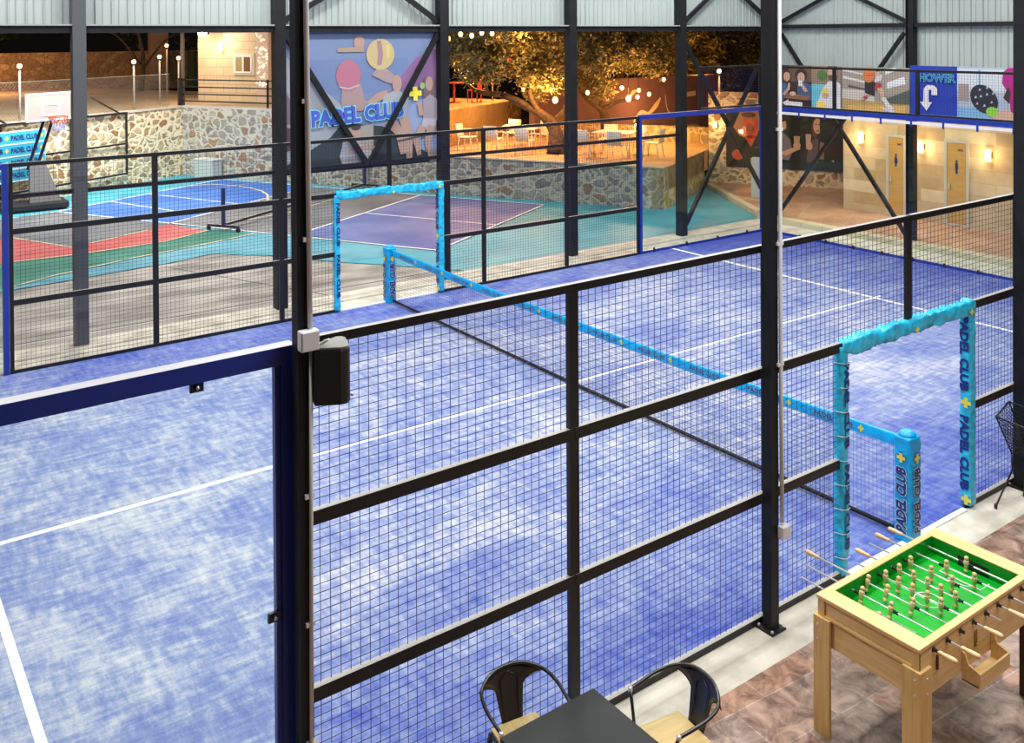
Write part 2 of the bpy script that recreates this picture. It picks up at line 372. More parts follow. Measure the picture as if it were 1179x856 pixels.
def art(name, O, right, up, W, H, shapes, parent, dz=0.0012):
    """shapes in unit coordinates (0..1, 0..1), stacked a little proud of one another"""
    right = Vector(right).normalized(); up = Vector(up).normalized(); n = right.cross(up); O = Vector(O)
    mb = MB(); ml = []
    for i, (c, pts) in enumerate(shapes):
        m = pcol(c)
        if m not in ml: ml.append(m)
        mb.m = ml.index(m)
        q = [O + right * (min(max(x, 0), 1) * W) + up * (min(max(y, 0), 1) * H) + n * (dz * (i + 1)) for x, y in pts]
        # remove repeats
        qq = [q[0]]
        for p in q[1:]:
            if (p - qq[-1]).length > 1e-5: qq.append(p)
        if len(qq) > 2: mb.poly(qq)
    return mb.build(name, ml, parent)

U = Vector((0.477, -0.879, 0)); V = Vector((0.879, 0.477, 0))   # axes of the sport court and its walls

# ================================================================== GROUND
struct(MB().bb(-30, 45, -12, 60, -0.4, -0.012).build('floor', M_CONCD))
struct(MB().bb(-10.0, 10.0, 0.0, 10.0, -0.1, 0.004).build('court_turf', M_TURF))
l = MB()
for x in (-6.95, 6.95): l.bb(x - 0.035, x + 0.035, 0.03, 9.97, 0.004, 0.007)
l.bb(-7.15, -0.02, 4.965, 5.035, 0.004, 0.0066); l.bb(0.02, 7.15, 4.965, 5.035, 0.004, 0.0066)
struct(l.build('court_lines', M_WHITE))
struct(MB().bb(-12, 6, -0.42, -0.03, -0.05, 0.0).build('floor_strip', M_CONC))
struct(MB().bb(-14, 11.0, -9, -0.42, -0.05, 0.002).build('tile_floor', M_TILE))
k = MB(); k.bb(-12, 11.0, 10.03, 10.46, -0.05, 0.02); k.bb(-12, 11.4, 10.46, 10.95, -0.05, 0.05)
struct(k.build('trim_1', M_CONC))
k = MB(); k.bb(-0.95, 0.95, -0.055, 0.0, -0.02, 0.012); k.bb(-0.95, 0.95, 10.0, 10.05, -0.02, 0.024)
struct(k.build('trim_2', M_WHITE))
k = MB(); k.bb(10.03, 10.9, -1, 10.03, -0.05, 0.035)
struct(k.build('trim_3', M_CONC))
# cream kerb blocks along the patio edge
M_KERB = mat_brick('cream_kerb_blocks', (0.62, 0.55, 0.40), (0.52, 0.47, 0.33), (0.40, 0.36, 0.27), 0.5, 0.6, 0.01, rough=0.85)
kb = MB(); kb.bb(10.9, 11.2, -1, 10.95, -0.05, 0.15)
kb.bar((11.2, 10.95, 0.06), (13.9, 15.3, 0.06), 0.2, 0.14)
kb.bb(11.1, 11.55, 10.6, 11.1, -0.05, 0.22)
struct(kb.build('trim_4', M_KERB))
pt = MB(); pt.prism([(11.2, -1, -0.05), (22, -1, -0.05), (22, 14, -0.05), (16.5, 20, -0.05), (13.8, 15.3, -0.05), (11.2, 10.95, -0.05)], (0, 0, 0.16))
struct(pt.build('patio_floor', M_PATIO))

# painted sport court: flat paint, one mesh with its colours
sp = MB(); mats_sp = [M_TEAL, M_TEALB, M_CBLUE, M_CPURP, M_CGREY, M_CRED, M_CGREEN, M_WHITE, M_CREAM]
def pz(pts, m, z): sp.m = m; sp.prism([(x, y, z - 0.003) for x, y in pts], (0, 0, 0.003))
A = (-2.95, 23.3); B_ = (2.6, 26.36); C_ = (8.01, 16.0); D_ = (2.75, 12.95)
pz([(-9, 21.9), (1.95, 28.41), (10.1, 13.43), (13.8, 15.4), (11.3, 10.96), (2.4, 10.96), (1.24, 12.54), (0.63, 13.3), (-0.23, 14.67), (-2.2, 16.8), (-3.8, 19.0), (-9, 21)], 0, 0.001)
pz([(-9.5, 15.2), (-5.28, 15.03), (-3.76, 15.24), (-2.34, 15.42), (-1.19, 15.75), (-0.69, 15.55), (-0.23, 14.67), (0.63, 13.3), (3.2, 13.0), (1.2, 17.0), (-2, 18.4), (-9.5, 18)], 1, 0.004)
pz([(-9.5, 15.4), (-5.22, 15.22), (-4.43, 15.67), (-2.77, 16.3), (-1.02, 16.75), (0.25, 17.2), (-0.2, 18.2), (-1.7, 19), (-9.5, 18.5)], 6, 0.007)
pz([(-9.5, 17.6), (-4.9, 17.5), (-3.61, 17.4), (-1.72, 17.59), (-0.51, 18.26), (-1.04, 19.65), (-2.4, 22.2), (-9.5, 22)], 5, 0.010)
pz([(-9.0, 21.9), (-7, 19.3), (-4.49, 20.3), (-3.56, 18.23), (-1.68, 19.18), (-1.01, 19.65), A, (-4.2, 23.0)], 4, 0.013)
kL0 = (-1.04, 19.7); kL1 = (4.15, 23.0); kR0 = (1.0, 16.45); kR1 = (6.14, 19.53)
pz([kL0, kR0, kR1, kL1], 4, 0.013)
pz([A, kL0, kL1, B_], 2, 0.016)
pz([kR0, D_, C_, kR1], 3, 0.016)
def ln(a, b, w=0.06, m=7, z=0.02):
    sp.m = m; sp.bar((a[0], a[1], z), (b[0], b[1], z), w, 0.003)
for a, b in [(A, D_), (B_, C_), (A, B_), (C_, D_), (kL0, kL1), (kR0, kR1)]: ln(a, b)
ln((-0.175, 24.83), (1.4, 21.35), 0.05); ln((3.5, 18.0), (5.38, 14.47), 0.05); ln((-1.39, 24.11), (-0.1, 20.6), 0.05)
for a, b in [((-4.9, 17.5), (-3.61, 17.4)), ((-3.61, 17.4), (-1.72, 17.59)), ((-1.72, 17.59), (-0.51, 18.26)), ((-4.49, 20.3), (-3.56, 18.23)), ((-3.56, 18.23), (-1.68, 19.18)),
             ((-5.22, 15.22), (-4.43, 15.67)), ((-4.43, 15.67), (-2.77, 16.3)), ((-2.77, 16.3), (-1.02, 16.75)), ((-1.02, 16.75), (0.25, 17.2)), ((-4.5, 22.9), (-2.95, 23.3)), ((4.9, 21.2), (2.0, 19.3)), ((2.0, 19.3), (-0.8, 18.6))]:
    ln(a, b, 0.05, 8, 0.021)
arcp = [(1.2, 25.6), (1.93, 25.5), (2.45, 24.7), (2.66, 24.0), (2.72, 23.2), (2.6, 22.4), (2.22, 21.4)]
for a, b in zip(arcp, arcp[1:]): ln(a, b, 0.07, 8, 0.022)
struct(sp.build('sport_court_paint', mats_sp))
k = MB()
for y, x0, x1 in ((11.45, -10, 2.2),): k.bb(x0, x1, y, y + 0.02, -0.012, -0.006)
k.bar((-0.6, 11.0, -0.009), (-2.4, 15.2, -0.009), 0.02, 0.004)
struct(k.build('floor_joint', mat('dark_joint', (0.09, 0.085, 0.08), rough=0.9)))

# ================================================================== MESH FENCES
def grid(mb, ax, o, a0, a1, z0, z1, pa=0.0625, pzv=0.0525, w=0.0031):
    """wire grid in the plane (axis ax: 'x' runs along X at y=o, 'y' along Y at x=o)"""
    n = max(1, round((a1 - a0) / pa)); m = max(1, round((z1 - z0) / pzv))
    for i in range(1, n):
        a = a0 + (a1 - a0) * i / n
        if ax == 'x': mb.bb(a - w / 2, a + w / 2, o - w / 2, o + w / 2, z0, z1)
        else: mb.bb(o - w / 2, o + w / 2, a - w / 2, a + w / 2, z0, z1)
    for j in range(1, m):
        z = z0 + (z1 - z0) * j / m
        if ax == 'x': mb.bb(a0, a1, o - w / 2 - w, o + w / 2 - w, z - w / 2, z + w / 2)
        else: mb.bb(o - w / 2 - w, o + w / 2 - w, a0, a1, z - w / 2, z + w / 2)
def rail(mb, ax, o, a0, a1, z0, z1, t):
    if ax == 'x': mb.bb(a0, a1, o - t / 2, o + t / 2, z0, z1)
    else: mb.bb(o - t / 2, o + t / 2, a0, a1, z0, z1)
def side_fence(y, label, zt, inner, ts):
    t = thing('mesh_fence', label, 'fence', (0, y, 0))
    pw = 0.04
    def post(x, z0, z1, w=pw): MB().bb(x - w, x + w, y - 0.02, y + 0.02, z0, z1).build('post', M_BLACK, t)
    for x in (-5.95, -4, -2, 2, 4, 5.95): post(x, 0.0, zt, 0.04 if abs(x) < 5 else 0.025)
    for x in (-1.02, 1.04): post(x, 0.0, 2.03, 0.028)
    post(0, 2.0, zt, 0.035)
    spans = [(-5.93, -4), (-4, -2), (-2, -1.02), (1.04, 2), (2, 4), (4, 5.93)]
    rz = [(0.0, 0.055), (0.955, 1.035), (1.955, 2.035), (zt - 0.055, zt)]
    for a, b in spans:
        for k_, (z0, z1) in enumerate(rz):
            if k_ == 3 and abs(a + b) < 3.1: continue
            mb = MB(); rail(mb, 'x', y, a + 0.005, b - 0.005, z0, z1, 0.045)
            mb.build('rail', M_BLACK, t)
        for z0, z1 in ((0.055, 0.955), (1.035, 1.955)) + (((2.035, zt - 0.055),) if abs(a + b) > 3.1 else ()):
            mb = MB(); grid(mb, 'x', y + inner * 0.012, a + 0.03, b - 0.03, z0, z1)
            mb.build('wire_mesh', M_BLACKM, t)
    for a, b, c_ in ((-2, 0, -1.02), (0, 2, 1.04)):
        mb = MB(); rail(mb, 'x', y, a + 0.005, b - 0.005, zt - 0.055, zt, 0.045); mb.build('rail', M_BLACK, t)
        mb = MB(); rail(mb, 'x', y, min(c_, 0) + 0.005, max(c_, 0) - 0.005, 1.965, 2.035, 0.045); mb.build('rail', M_BLACK, t)
        mb = MB(); grid(mb, 'x', y + inner * 0.012, a + 0.03, b - 0.03, 2.035, zt - 0.055); mb.build('wire_mesh', M_BLACKM, t)
    return t
side_fence(-0.01, 'black wire mesh fence along the near side of the blue court, with a padded doorway', 3.015, 1, None)
side_fence(10.01, 'black wire mesh fence along the far side of the blue court', 2.955, -1, None)

# mesh on top of the glass at the right end and its return
t = thing('mesh_fence', 'upper wire mesh panels standing on the blue rail of the right end glass wall', 'fence', (10, 5, 3))
for y_ in (0.05, 2, 4.0, 6.0, 8.0, 9.95): MB().bb(9.97, 10.03, y_ - 0.035, y_ + 0.035, 3.0, 3.95).build('post', M_BLACK, t)
for a, b in ((0.05, 2), (2, 4), (4, 6), (6, 8), (8, 9.95)):
    for z0, z1 in ((3.0, 3.04), (3.90, 3.95)):
        m_ = MB(); rail(m_, 'y', 10.0, a + 0.03, b - 0.03, z0, z1, 0.04); m_.build('rail', M_BLACK, t)
    m_ = MB(); grid(m_, 'y', 10.0, a + 0.03, b - 0.03, 3.04, 3.90, 0.06, 0.055); m_.build('wire_mesh', M_BLACKM, t)
t = thing('mesh_fence', 'small upper wire mesh panel above the far glass, before the dark trees', 'fence', (9, 10, 3))
for x_ in (7.85, 9.9): MB().bb(x_ - 0.03, x_ + 0.03, 9.99, 10.03, 3.0, 3.97).build('post', M_BLACK, t)
for z0, z1 in ((3.0, 3.04), (3.93, 3.97)):
    m_ = MB(); rail(m_, 'x', 10.01, 7.88, 9.87, z0, z1, 0.04); m_.build('rail', M_BLACK, t)
m_ = MB(); grid(m_, 'x', 10.01, 7.88, 9.87, 3.04, 3.93, 0.06, 0.055); m_.build('wire_mesh', M_BLACKM, t)

# ================================================================== GLASS WALLS
def clamp_mb(c, ax):
    mb = MB(); d = (0.07, 0.02, 0.05) if ax == 'x' else (0.02, 0.07, 0.05)
    mb.box(c, d); mb.lathe(c, (0, -1, 0) if ax == 'x' else (-1, 0, 0), [(0.01, 0.016), (0.022, 0.016), (0.024, 0.006)], 10); return mb
t = thing('glass_wall', 'near glass wall in a deep blue steel frame at the left edge', 'glass wall', (-8, 0, 0))
MB().bb(-6.075, -5.995, -0.045, 0.045, 0, 3.0).build('frame_post', M_BLUE, t)
MB().bb(-6.105, -6.075, -0.02, 0.02, 0, 2.9).build('frame_lip', M_BLUE, t)
MB().bb(-10, -6.075, -0.045, 0.045, 2.9, 3.0).build('frame_rail', M_BLUE, t)
MB().bb(-8.03, -6.09, -0.006, 0.006, 0.03, 2.9).build('glass_pane', M_GLASS, t)
MB().bb(-10, -8.04, -0.006, 0.006, 0.03, 2.9).build('glass_pane', M_GLASS, t)
M_DARKM = mat('dark_bracket', (0.03, 0.04, 0.07), rough=0.35, metal=0.6)
for c in ((-6.53, -0.02, 2.875), (-6.12, -0.02, 1.52), (-6.12, -0.02, 0.35)):
    b = clamp_mb(c, 'x').build('clamp', M_DARKM, t)
    MB().lathe(c, (0, -1, 0), [(0.01, 0.010), (0.026, 0.010)], 8).build('bolt', M_CHROME, b)
t = thing('glass_wall', 'far side glass wall with blue top rail, before the terrace', 'glass wall', (8, 10, 0))
MB().bb(5.985, 6.05, 9.97, 10.05, 0, 2.985).build('frame_post', M_BLUE, t)
MB().bb(9.93, 10.0, 9.97, 10.05, 0, 2.985).build('frame_post', M_BLUE, t)
MB().bb(6.05, 9.93, 9.97, 10.05, 2.885, 2.985).build('frame_rail', M_BLUE, t)
MB().bb(6.05, 9.93, 9.99, 10.03, 0.0, 0.06).build('frame_sill', M_BLUE, t)
for a, b in ((6.05, 8.0), (8.01, 9.93)): MB().bb(a, b, 10.004, 10.014, 0.06, 2.885).build('glass_pane', M_GLASS, t)
for x_ in (6.4, 7.4, 8.4, 9.4): MB().bb(x_ - 0.02, x_ + 0.02, 9.97, 10.0, 0.0, 0.10).build('clamp', M_DARKM, t)
t = thing('glass_wall', 'right end glass wall with blue rail, before the lit changing rooms', 'glass wall', (10, 5, 0))
for y_ in (0.04,): MB().bb(9.97, 10.05, y_ - 0.04, y_ + 0.04, 0, 2.985).build('frame_post', M_BLUE, t)
MB().bb(9.97, 10.06, 0.08, 9.97, 2.90, 3.0).build('frame_rail', M_BLUE, t)
MB().bb(9.955, 9.97, 0.08, 9.97, 2.825, 2.885).build('white_strip', M_PVC, t)
MB().bb(10.0, 10.05, 0.08, 9.97, 0.0, 0.06).build('frame_sill', M_BLUE, t)
for i in range(5): MB().bb(10.0, 10.01, 0.08 + i * 1.98, 0.08 + (i + 1) * 1.98 - 0.012, 0.06, 2.90).build('glass_pane', M_GLASS, t)
for i in range(14): MB().bb(9.945, 9.96, 0.5 + i * 0.7, 0.54 + i * 0.7, 2.78, 2.93).build('clamp', M_BLUE, t)
for i in range(14): MB().bb(9.965, 9.995, 0.5 + i * 0.7, 0.54 + i * 0.7, 0.0, 0.09).build('clamp', M_DARKM, t)
t = thing('glass_wall', 'far left glass wall edge with a blue post, left of the far mesh fence', 'glass wall', (-8, 10, 0))
MB().bb(-6.06, -5.985, 9.97, 10.05, 0, 2.955).build('frame_post', M_BLUE, t)
MB().bb(-10, -6.06, 9.97, 10.05, 2.87, 2.955).build('frame_rail', M_BLUE, t)
MB().bb(-10, -6.06, 10.004, 10.014, 0.02, 2.87).build('glass_pane', M_GLASS, t)

# ================================================================== PADDING AND NET
def tagged_text(parent, name, s, c, right, up, w, h, col, off=0.045, lift=0.0015, shear=0.0):
    mb = MB(); put_text(mb, s, c, right, up, w, h, off, lift, ref=0.045, shear=shear); return mb.build(name, col, parent)
def sleeve(cx, cy, z0, z1, w, d, seed, wob=0.006, nseg=70):
    """soft square sleeve with uneven wrinkles"""
    rnd = random.Random(seed); mb = MB(); mb.smooth = True; vs = []; fs = []; n = 20
    ph = [rnd.uniform(0, 6.28) for _ in range(6)]; so = Vector((rnd.uniform(0, 50), rnd.uniform(0, 50), rnd.uniform(0, 50)))
    for i in range(nseg + 1):
        z = z0 + (z1 - z0) * i / nseg
        end = 0.90 if i in (0, nseg) else 1.0
        for j in range(n):
            a = 2 * pi * j / n
            ca, sa = cos(a), sin(a); e = 0.38
            x = (abs(ca) ** e) * (1 if ca >= 0 else -1) * w / 2; y = (abs(sa) ** e) * (1 if sa >= 0 else -1) * d / 2
            r = wob * (sin(z * 14 + ph[0]) * 0.3 + 1.6 * mnoise.noise(so + Vector((ca * 1.1, sa * 1.1, z * 9 + a * 0.6))) + 0.8 * mnoise.noise(so + Vector((ca * 2, sa * 2, z * 22))))
            k_ = end * (1 + r / (w / 2)); vs.append((cx + x * k_, cy + y * k_, z))
    for i in range(nseg):
        for j in range(n): fs.append((i * n + j, i * n + (j + 1) % n, (i + 1) * n + (j + 1) % n, (i + 1) * n + j))
    fs.append(tuple(range(n))[::-1]); fs.append(tuple(nseg * n + j for j in range(n)))
    mb.add(vs, fs); return mb
def hsleeve(x0, x1, cy, cz, h, d, seed):
    """horizontal sleeve: build upright, then lay along X"""
    mb = sleeve(0, 0, 0, x1 - x0, d, h, seed, 0.012, 80)
    mb.v = [Vector((x0 + v.z, cy + v.x, cz + v.y)) for v in mb.v]; return mb
def door_pads(y, side):
    nf = 'near' if side == 'n' else 'far'
    for x, w, lab in ((-1.02, 0.10, 'left'), (1.04, 0.115, 'right')):
        z1 = 2.0
        t = thing('post_padding', 'sky blue vinyl padding wrapped round the %s post of the %s doorway' % (lab, nf), 'padding', (x, y, 0), group='doorway padding')
        t['label'] = {('n', 'left'): 'sky blue laced vinyl padding on the left post of the near doorway', ('n', 'right'): 'sky blue vinyl padding with large navy lettering on the right post of the near doorway',
                      ('f', 'left'): 'sky blue vinyl padding on the left post of the far doorway', ('f', 'right'): 'sky blue vinyl padding on the right post of the far doorway'}[(side, lab)]
        sleeve(x, y, 0.03, z1, w, w, hash_((x, y)), 0.004 if (side == 'n' and lab == 'right') else 0.007).build('sleeve', M_SKYV, t)
        fx = x - w / 2 - 0.006
        hh = w * 0.84
        if lab == 'right':
            for zc in (1.53, 0.55): tagged_text(t, 'lettering', 'PADEL CLUB', (fx - 0.003, y, zc), (0, 0, -1), (0, -1, 0), 0.74, hh, M_NAVY)
            for zc in (1.05, 0.09):
                mb = MB(); put_plus(mb, (fx, y - 0.015, zc), (0, 0, 1), (0, 1, 0), 0.05, 0.003); mb.build('plus_emblem', M_YEL, t)
        else:
            fy = y - w / 2 - 0.006
            for zc in (1.50, 0.62): tagged_text(t, 'lettering', 'PADEL CLUB', (x + 0.01, fy, zc), (0, 0, -1), (1, 0, 0), 0.74, hh * 0.8, M_NAVY)
        if side == 'n' and lab == 'left':
            for i in range(9):
                z = 0.18 + i * 0.21; mb = MB().tube([(x - w / 2 - 0.006, y + 0.03, z), (x - w / 2 - 0.004, y - 0.05, z + 0.012), (x, y - w / 2 - 0.01, z), (x + 0.05, y - w / 2 - 0.006, z + 0.004)], 0.003, 5)
                mb.build('lacing', M_PVC, t)
    t = thing('lintel_padding', 'wrinkled sky blue padding on the top bar of the %s doorway' % nf, 'padding', (0, y, 1.95))
    hsleeve(-1.03, 1.09, y, 1.985, 0.135, 0.11, 5 + int(y)).build('sleeve', M_SKYV, t)
    mb = MB()
    for xp in (0.05, 1.0): put_plus(mb, (xp, y - 0.062, 1.955), (1, 0, 0), (0, 0, 1), 0.03, 0.004)
    mb.build('plus_emblem', M_YEL, t)
def hash_(t): return int(abs(t[0] * 31 + t[1] * 17) * 10)
door_pads(-0.01, 'n'); door_pads(10.01, 'f')

t = thing('court_net', 'black court net with azure top band lettered in dark print', 'net', (0, 5, 0))
def net_top(y): return 0.89 + 0.055 * ((y - 5) / 5) ** 2
nm = MB(); y0, y1 = 0.1, 9.9; n = 225; w = 0.0016
for i in range(n + 1):
    y = y0 + (y1 - y0) * i / n; nm.bb(-w / 2, w / 2, y - w / 2, y + w / 2, 0.04, net_top(y) - 0.05)
for j in range(19):
    z = 0.05 + j * 0.043
    for i in range(10):
        a = y0 + (y1 - y0) * i / 10; b = y0 + (y1 - y0) * (i + 1) / 10
        nm.bar((0, a, z * net_top(a) / 0.9), (0, b, z * net_top(b) / 0.9), w, w)
nm.build('netting', M_BLACKM, t)
tb = MB(); m_ = 40; vs = []; fs = []
for i in range(m_ + 1):
    y = y0 + (y1 - y0) * i / m_; z = net_top(y)
    vs += [(-0.012, y, z - 0.11), (-0.014, y, z - 0.01), (0, y, z + 0.004), (0.014, y, z - 0.01), (0.012, y, z - 0.11)]
for i in range(m_):
    for j in range(4): fs.append((i * 5 + j, i * 5 + j + 1, i * 5 + 5 + j + 1, i * 5 + 5 + j))
tb.smooth = True; tb.add(vs, fs); tb.build('top_band', M_SKYN, t)
bt = MB(); bt.tube([(0, y0, 0.05), (0, 5, 0.035), (0, y1, 0.05)], 0.022, 6)
bt.build('bottom_band', M_RUBBER, t)
M_AQ = mat('aqua_outline', (0.25, 0.62, 0.66))
for i in range(11):
    lt = MB(); pl = MB(); lo = MB()
    yc = 0.75 + i * 0.86; z = net_top(yc) - 0.055; sl = 2 * 0.055 * (yc - 5) / 25
    rv = Vector((0, -1, -sl)); upv = Vector((0, -sl, 1))
    put_text(lo, 'PADEL CLUB', (-0.0145, yc + 0.05, z), rv, upv, 0.46, 0.058, 0.075, 0.0008, ref=0.04)
    put_text(lt, 'PADEL CLUB', (-0.0145, yc + 0.05, z), rv, upv, 0.46, 0.058, 0.03, 0.0018, ref=0.04)
    put_plus(pl, (-0.0145, yc - 0.27, z + 0.004), rv, upv, 0.033, 0.0018)
    lo.build('lettering_outline', M_AQ, t); lt.build('lettering', mat('mid_blue_print', (0.015, 0.09, 0.36)), t); pl.build('plus_emblem', M_YEL, t)
for yc, nm_, lab, seed in ((0.0, 'n', 'tall azure padded net post with outlined vertical lettering, in the near doorway', 3), (10.02, 'f', 'azure padded net post standing in the far doorway', 4)):
    t = thing('net_post_padding', lab, 'padding', (0, yc, 0))
    sleeve(0, yc, 0.0, 0.97, 0.185, 0.18, seed, 0.007).build('sleeve', M_SKYN, t)
    cap = MB(); cap.lathe((0, yc, 0.965), (0, 0, 1), [(0, 0.082), (0.02, 0.078), (0.045, 0.055), (0.055, 0.02)], 16); cap.build('cap', M_SKYN, t)
    for c, r_, u_ in (((-0.101, yc, 0.40), (0, 0, 1), (0, 1, 0)), ((0, yc - 0.099, 0.40), (0, 0, 1), (-1, 0, 0))):
        mb = MB(); put_text(mb, 'PADEL CLUB', c, r_, u_, 0.60, 0.105, 0.085, 0.002, ref=0.045, shear=0.15); mb.build('lettering_outline', M_PALE, t)
        mb = MB(); put_text(mb, 'PADEL CLUB', c, r_, u_, 0.60, 0.105, 0.045, 0.0035, ref=0.045, shear=0.15); mb.build('lettering', M_NAVY, t)
        mb = MB(); put_plus(mb, Vector(c) + Vector((0, 0, 0.392)), r_, u_, 0.047, 0.0015); mb.build('emblem_shadow', M_NAVY, t)
        mb = MB(); put_plus(mb, Vector(c) + Vector((0, 0, 0.385)), r_, u_, 0.043, 0.003); mb.build('plus_emblem', M_YEL, t)

# ================================================================== STEEL HALL
def column(x, y, w, d, z1, label, z0=0.0, plate=True, mt=M_STEEL, fl=True):
    t = thing('steel_column', label, 'column', (x, y, 0), 0, 'steel columns of the hall')
    mb = MB()
    if fl:
        tf = w * 0.12
        mb.bb(x - w / 2, x + w / 2, y - d / 2, y - d / 2 + tf, z0, z1); mb.bb(x - w / 2, x + w / 2, y + d / 2 - tf, y + d / 2, z0, z1)
        mb.bb(x - w * 0.2, x + w * 0.2, y - d / 2 + tf, y + d / 2 - tf, z0, z1)
    else: mb.bb(x - w / 2, x + w / 2, y - d / 2, y + d / 2, z0, z1)
    mb.build('shaft', mt, t)
    if plate:
        p = MB().bb(x - w * 0.95, x + w * 0.95, y - d * 0.95, y + d * 0.95, z0, z0 + 0.015).build('base_plate', mt, t)
        b = MB()
        for sx in (-1, 1):
            for sy in (-1, 1): b.lathe((x + sx * w * 0.75, y + sy * d * 0.75, z0 + 0.015), (0, 0, 1), [(0, 0.012), (0.018, 0.012)], 6)
        b.build('bolts', M_CHROME, p)
    return t
FY = 10.68
for x, lab in ((-8.2, None), (-4.92, 'grey far column standing before the basketball hoop, left of the others'), (-1.75, 'far column just left of the big printed banner, mostly behind the near column'),
               (1.52, 'far column between the printed banner and the open terrace'), (4.68, 'thin far column before the olive tree and white chairs'),
               (7.95, 'far column behind the far side glass wall, with a diagonal brace at its foot'), (11.25, 'corner column where the far side meets the right end')):
    if lab: column(x, FY, 0.19, 0.19, 7.5, lab, 0.05, False, mat('grey_steel_paint', (0.085, 0.092, 0.10), rough=0.4) if x < -4 else M_STEEL, fl=False)
column(11.27, 6.93, 0.16, 0.18, 7.5, 'right end column between the two changing room doors', 0.03)
column(11.27, 3.4, 0.16, 0.18, 7.5, 'right end column nearest the viewer, beyond the picture of a racket', 0.03)
column(-5.99, -0.12, 0.078, 0.078, 7.0, 'near column carrying the loudspeaker and white conduit', 0.0, True, M_STEEL, False)
column(-2.085, -0.12, 0.088, 0.088, 7.0, 'near column with a small white junction box low on its conduit', 0.0, True, M_STEEL, False)
column(1.87, -0.13, 0.10, 0.12, 7.0, 'near column at the right edge behind the wire chair', 0.0, True, M_STEEL, False)

# beams, girts, rails, braces
def beam(a, b, w, h, label, name='steel_beam', cat='beam', mt=M_STEEL):
    c = (Vector(a) + Vector(b)) / 2
    return tag(MB().bar(a, b, w, h).build(name, mt, loc=tuple(c)), label, cat)
beam((-9, FY + 0.02, 4.83), (11.25, FY + 0.02, 4.83), 0.10, 0.11, 'long dark girt under the far wall cladding')
beam((11.27, 3.4, 4.88), (11.27, FY - 0.1, 4.88), 0.09, 0.09, 'dark girt across the right end cladding')
tag(MB().bb(-9, 11.25, FY - 0.07, FY - 0.03, 4.885, 4.91).build('drip_flashing', mat('grey_flashing', (0.34, 0.36, 0.37), rough=0.4), loc=(0, FY, 4.9)), 'thin pale flashing strip along the foot of the far cladding', 'flashing')
t = thing('guard_rail', 'thin black guard rail running between the far columns behind the fence', 'railing', (0, FY, 2.4))
xs = [-8.2, -4.92, -1.75, 1.52, 4.68, 7.95]
for a, b in zip(xs, xs[1:]): MB().bar((a + 0.1, FY, 2.385), (b - 0.1, FY, 2.385), 0.05, 0.06).build('rail', M_STEEL, t)
def brace(a, b, label, w=0.07, h=0.09): beam(a, b, w, h, label, 'diagonal_brace', 'brace')['group'] = 'diagonal braces of the hall frame'
brace((-1.65, FY, 4.78), (-0.09, FY, 2.38), 'left diagonal brace crossing the printed banner')
brace((1.42, FY, 4.74), (-0.05, FY, 2.38), 'right diagonal brace crossing the printed banner')
brace((-1.65, FY, 4.98), (0.0, FY, 5.9), 'upper left diagonal brace on cladding above the banner')
brace((1.42, FY, 4.98), (0.0, FY, 5.9), 'upper right diagonal brace on cladding above the banner')
brace((8.05, FY + 0.03, 4.6), (11.15, FY + 0.03, 0.35), 'long brace sloping down rightward behind the far glass')
brace((8.05, FY - 0.04, 0.3), (11.15, FY - 0.04, 4.7), 'long brace rising rightward behind the far glass')
brace((8.05, FY, 4.98), (9.5, FY, 6.0), 'upper brace on cladding right of the fifth far column')
brace((11.15, FY, 4.98), (9.5, FY, 6.0), 'upper brace on cladding left of the hall corner')
brace((11.24, 10.5, 0.26), (11.24, 7.08, 4.70), 'right end brace rising from the cream kerb block', 0.07, 0.08)
brace((11.31, 10.5, 4.70), (11.31, 7.08, 0.2), 'right end brace sloping down to the foot of the middle column', 0.07, 0.08)
brace((11.27, 10.58, 4.95), (11.27, 8.75, 5.75), 'upper right end brace rising from the hall corner', 0.06, 0.08)
brace((11.27, 7.02, 4.95), (11.27, 8.75, 5.75), 'upper right end brace rising from the middle column', 0.06, 0.08)

# cladding
def cladding(name, p0, p1, z0, z1, nrm, pitch, depth=0.05):
    p0 = Vector(p0); p1 = Vector(p1); d = (p1 - p0); L_ = d.length; d.normalize(); nrm = Vector(nrm)
    prof = [(0, 0), (0.10, 0), (0.14, 0.55), (0.18, 0.55), (0.22, 0), (0.56, 0), (0.585, 0.3), (0.61, 0), (1, 0)]
    mb = MB(); n = int(L_ / pitch) + 1; pts = []
    for i in range(n):
        for t_, h in prof[:-1]: pts.append(p0 + d * (i + t_) * pitch + nrm * h * depth)
    vs = []
    for p in pts: vs += [(p.x, p.y, z0), (p.x, p.y, z1)]
    mb.add(vs, [(2 * i, 2 * i + 2, 2 * i + 3, 2 * i + 1) for i in range(len(pts) - 1)])
    m = mb.build(name, M_CLAD); struct(m)
    sol = m.modifiers.new('thickness', 'SOLIDIFY'); sol.thickness = 0.01
    return m
cladding('wall_back', (-9, FY + 0.14, 0), (11.35, FY + 0.14, 0), 4.87, 7.5, (0, -1, 0), 0.24)
cladding('wall_right', (11.40, FY + 0.2, 0), (11.40, 2.0, 0), 2.96, 7.5, (-1, 0, 0), 0.26)

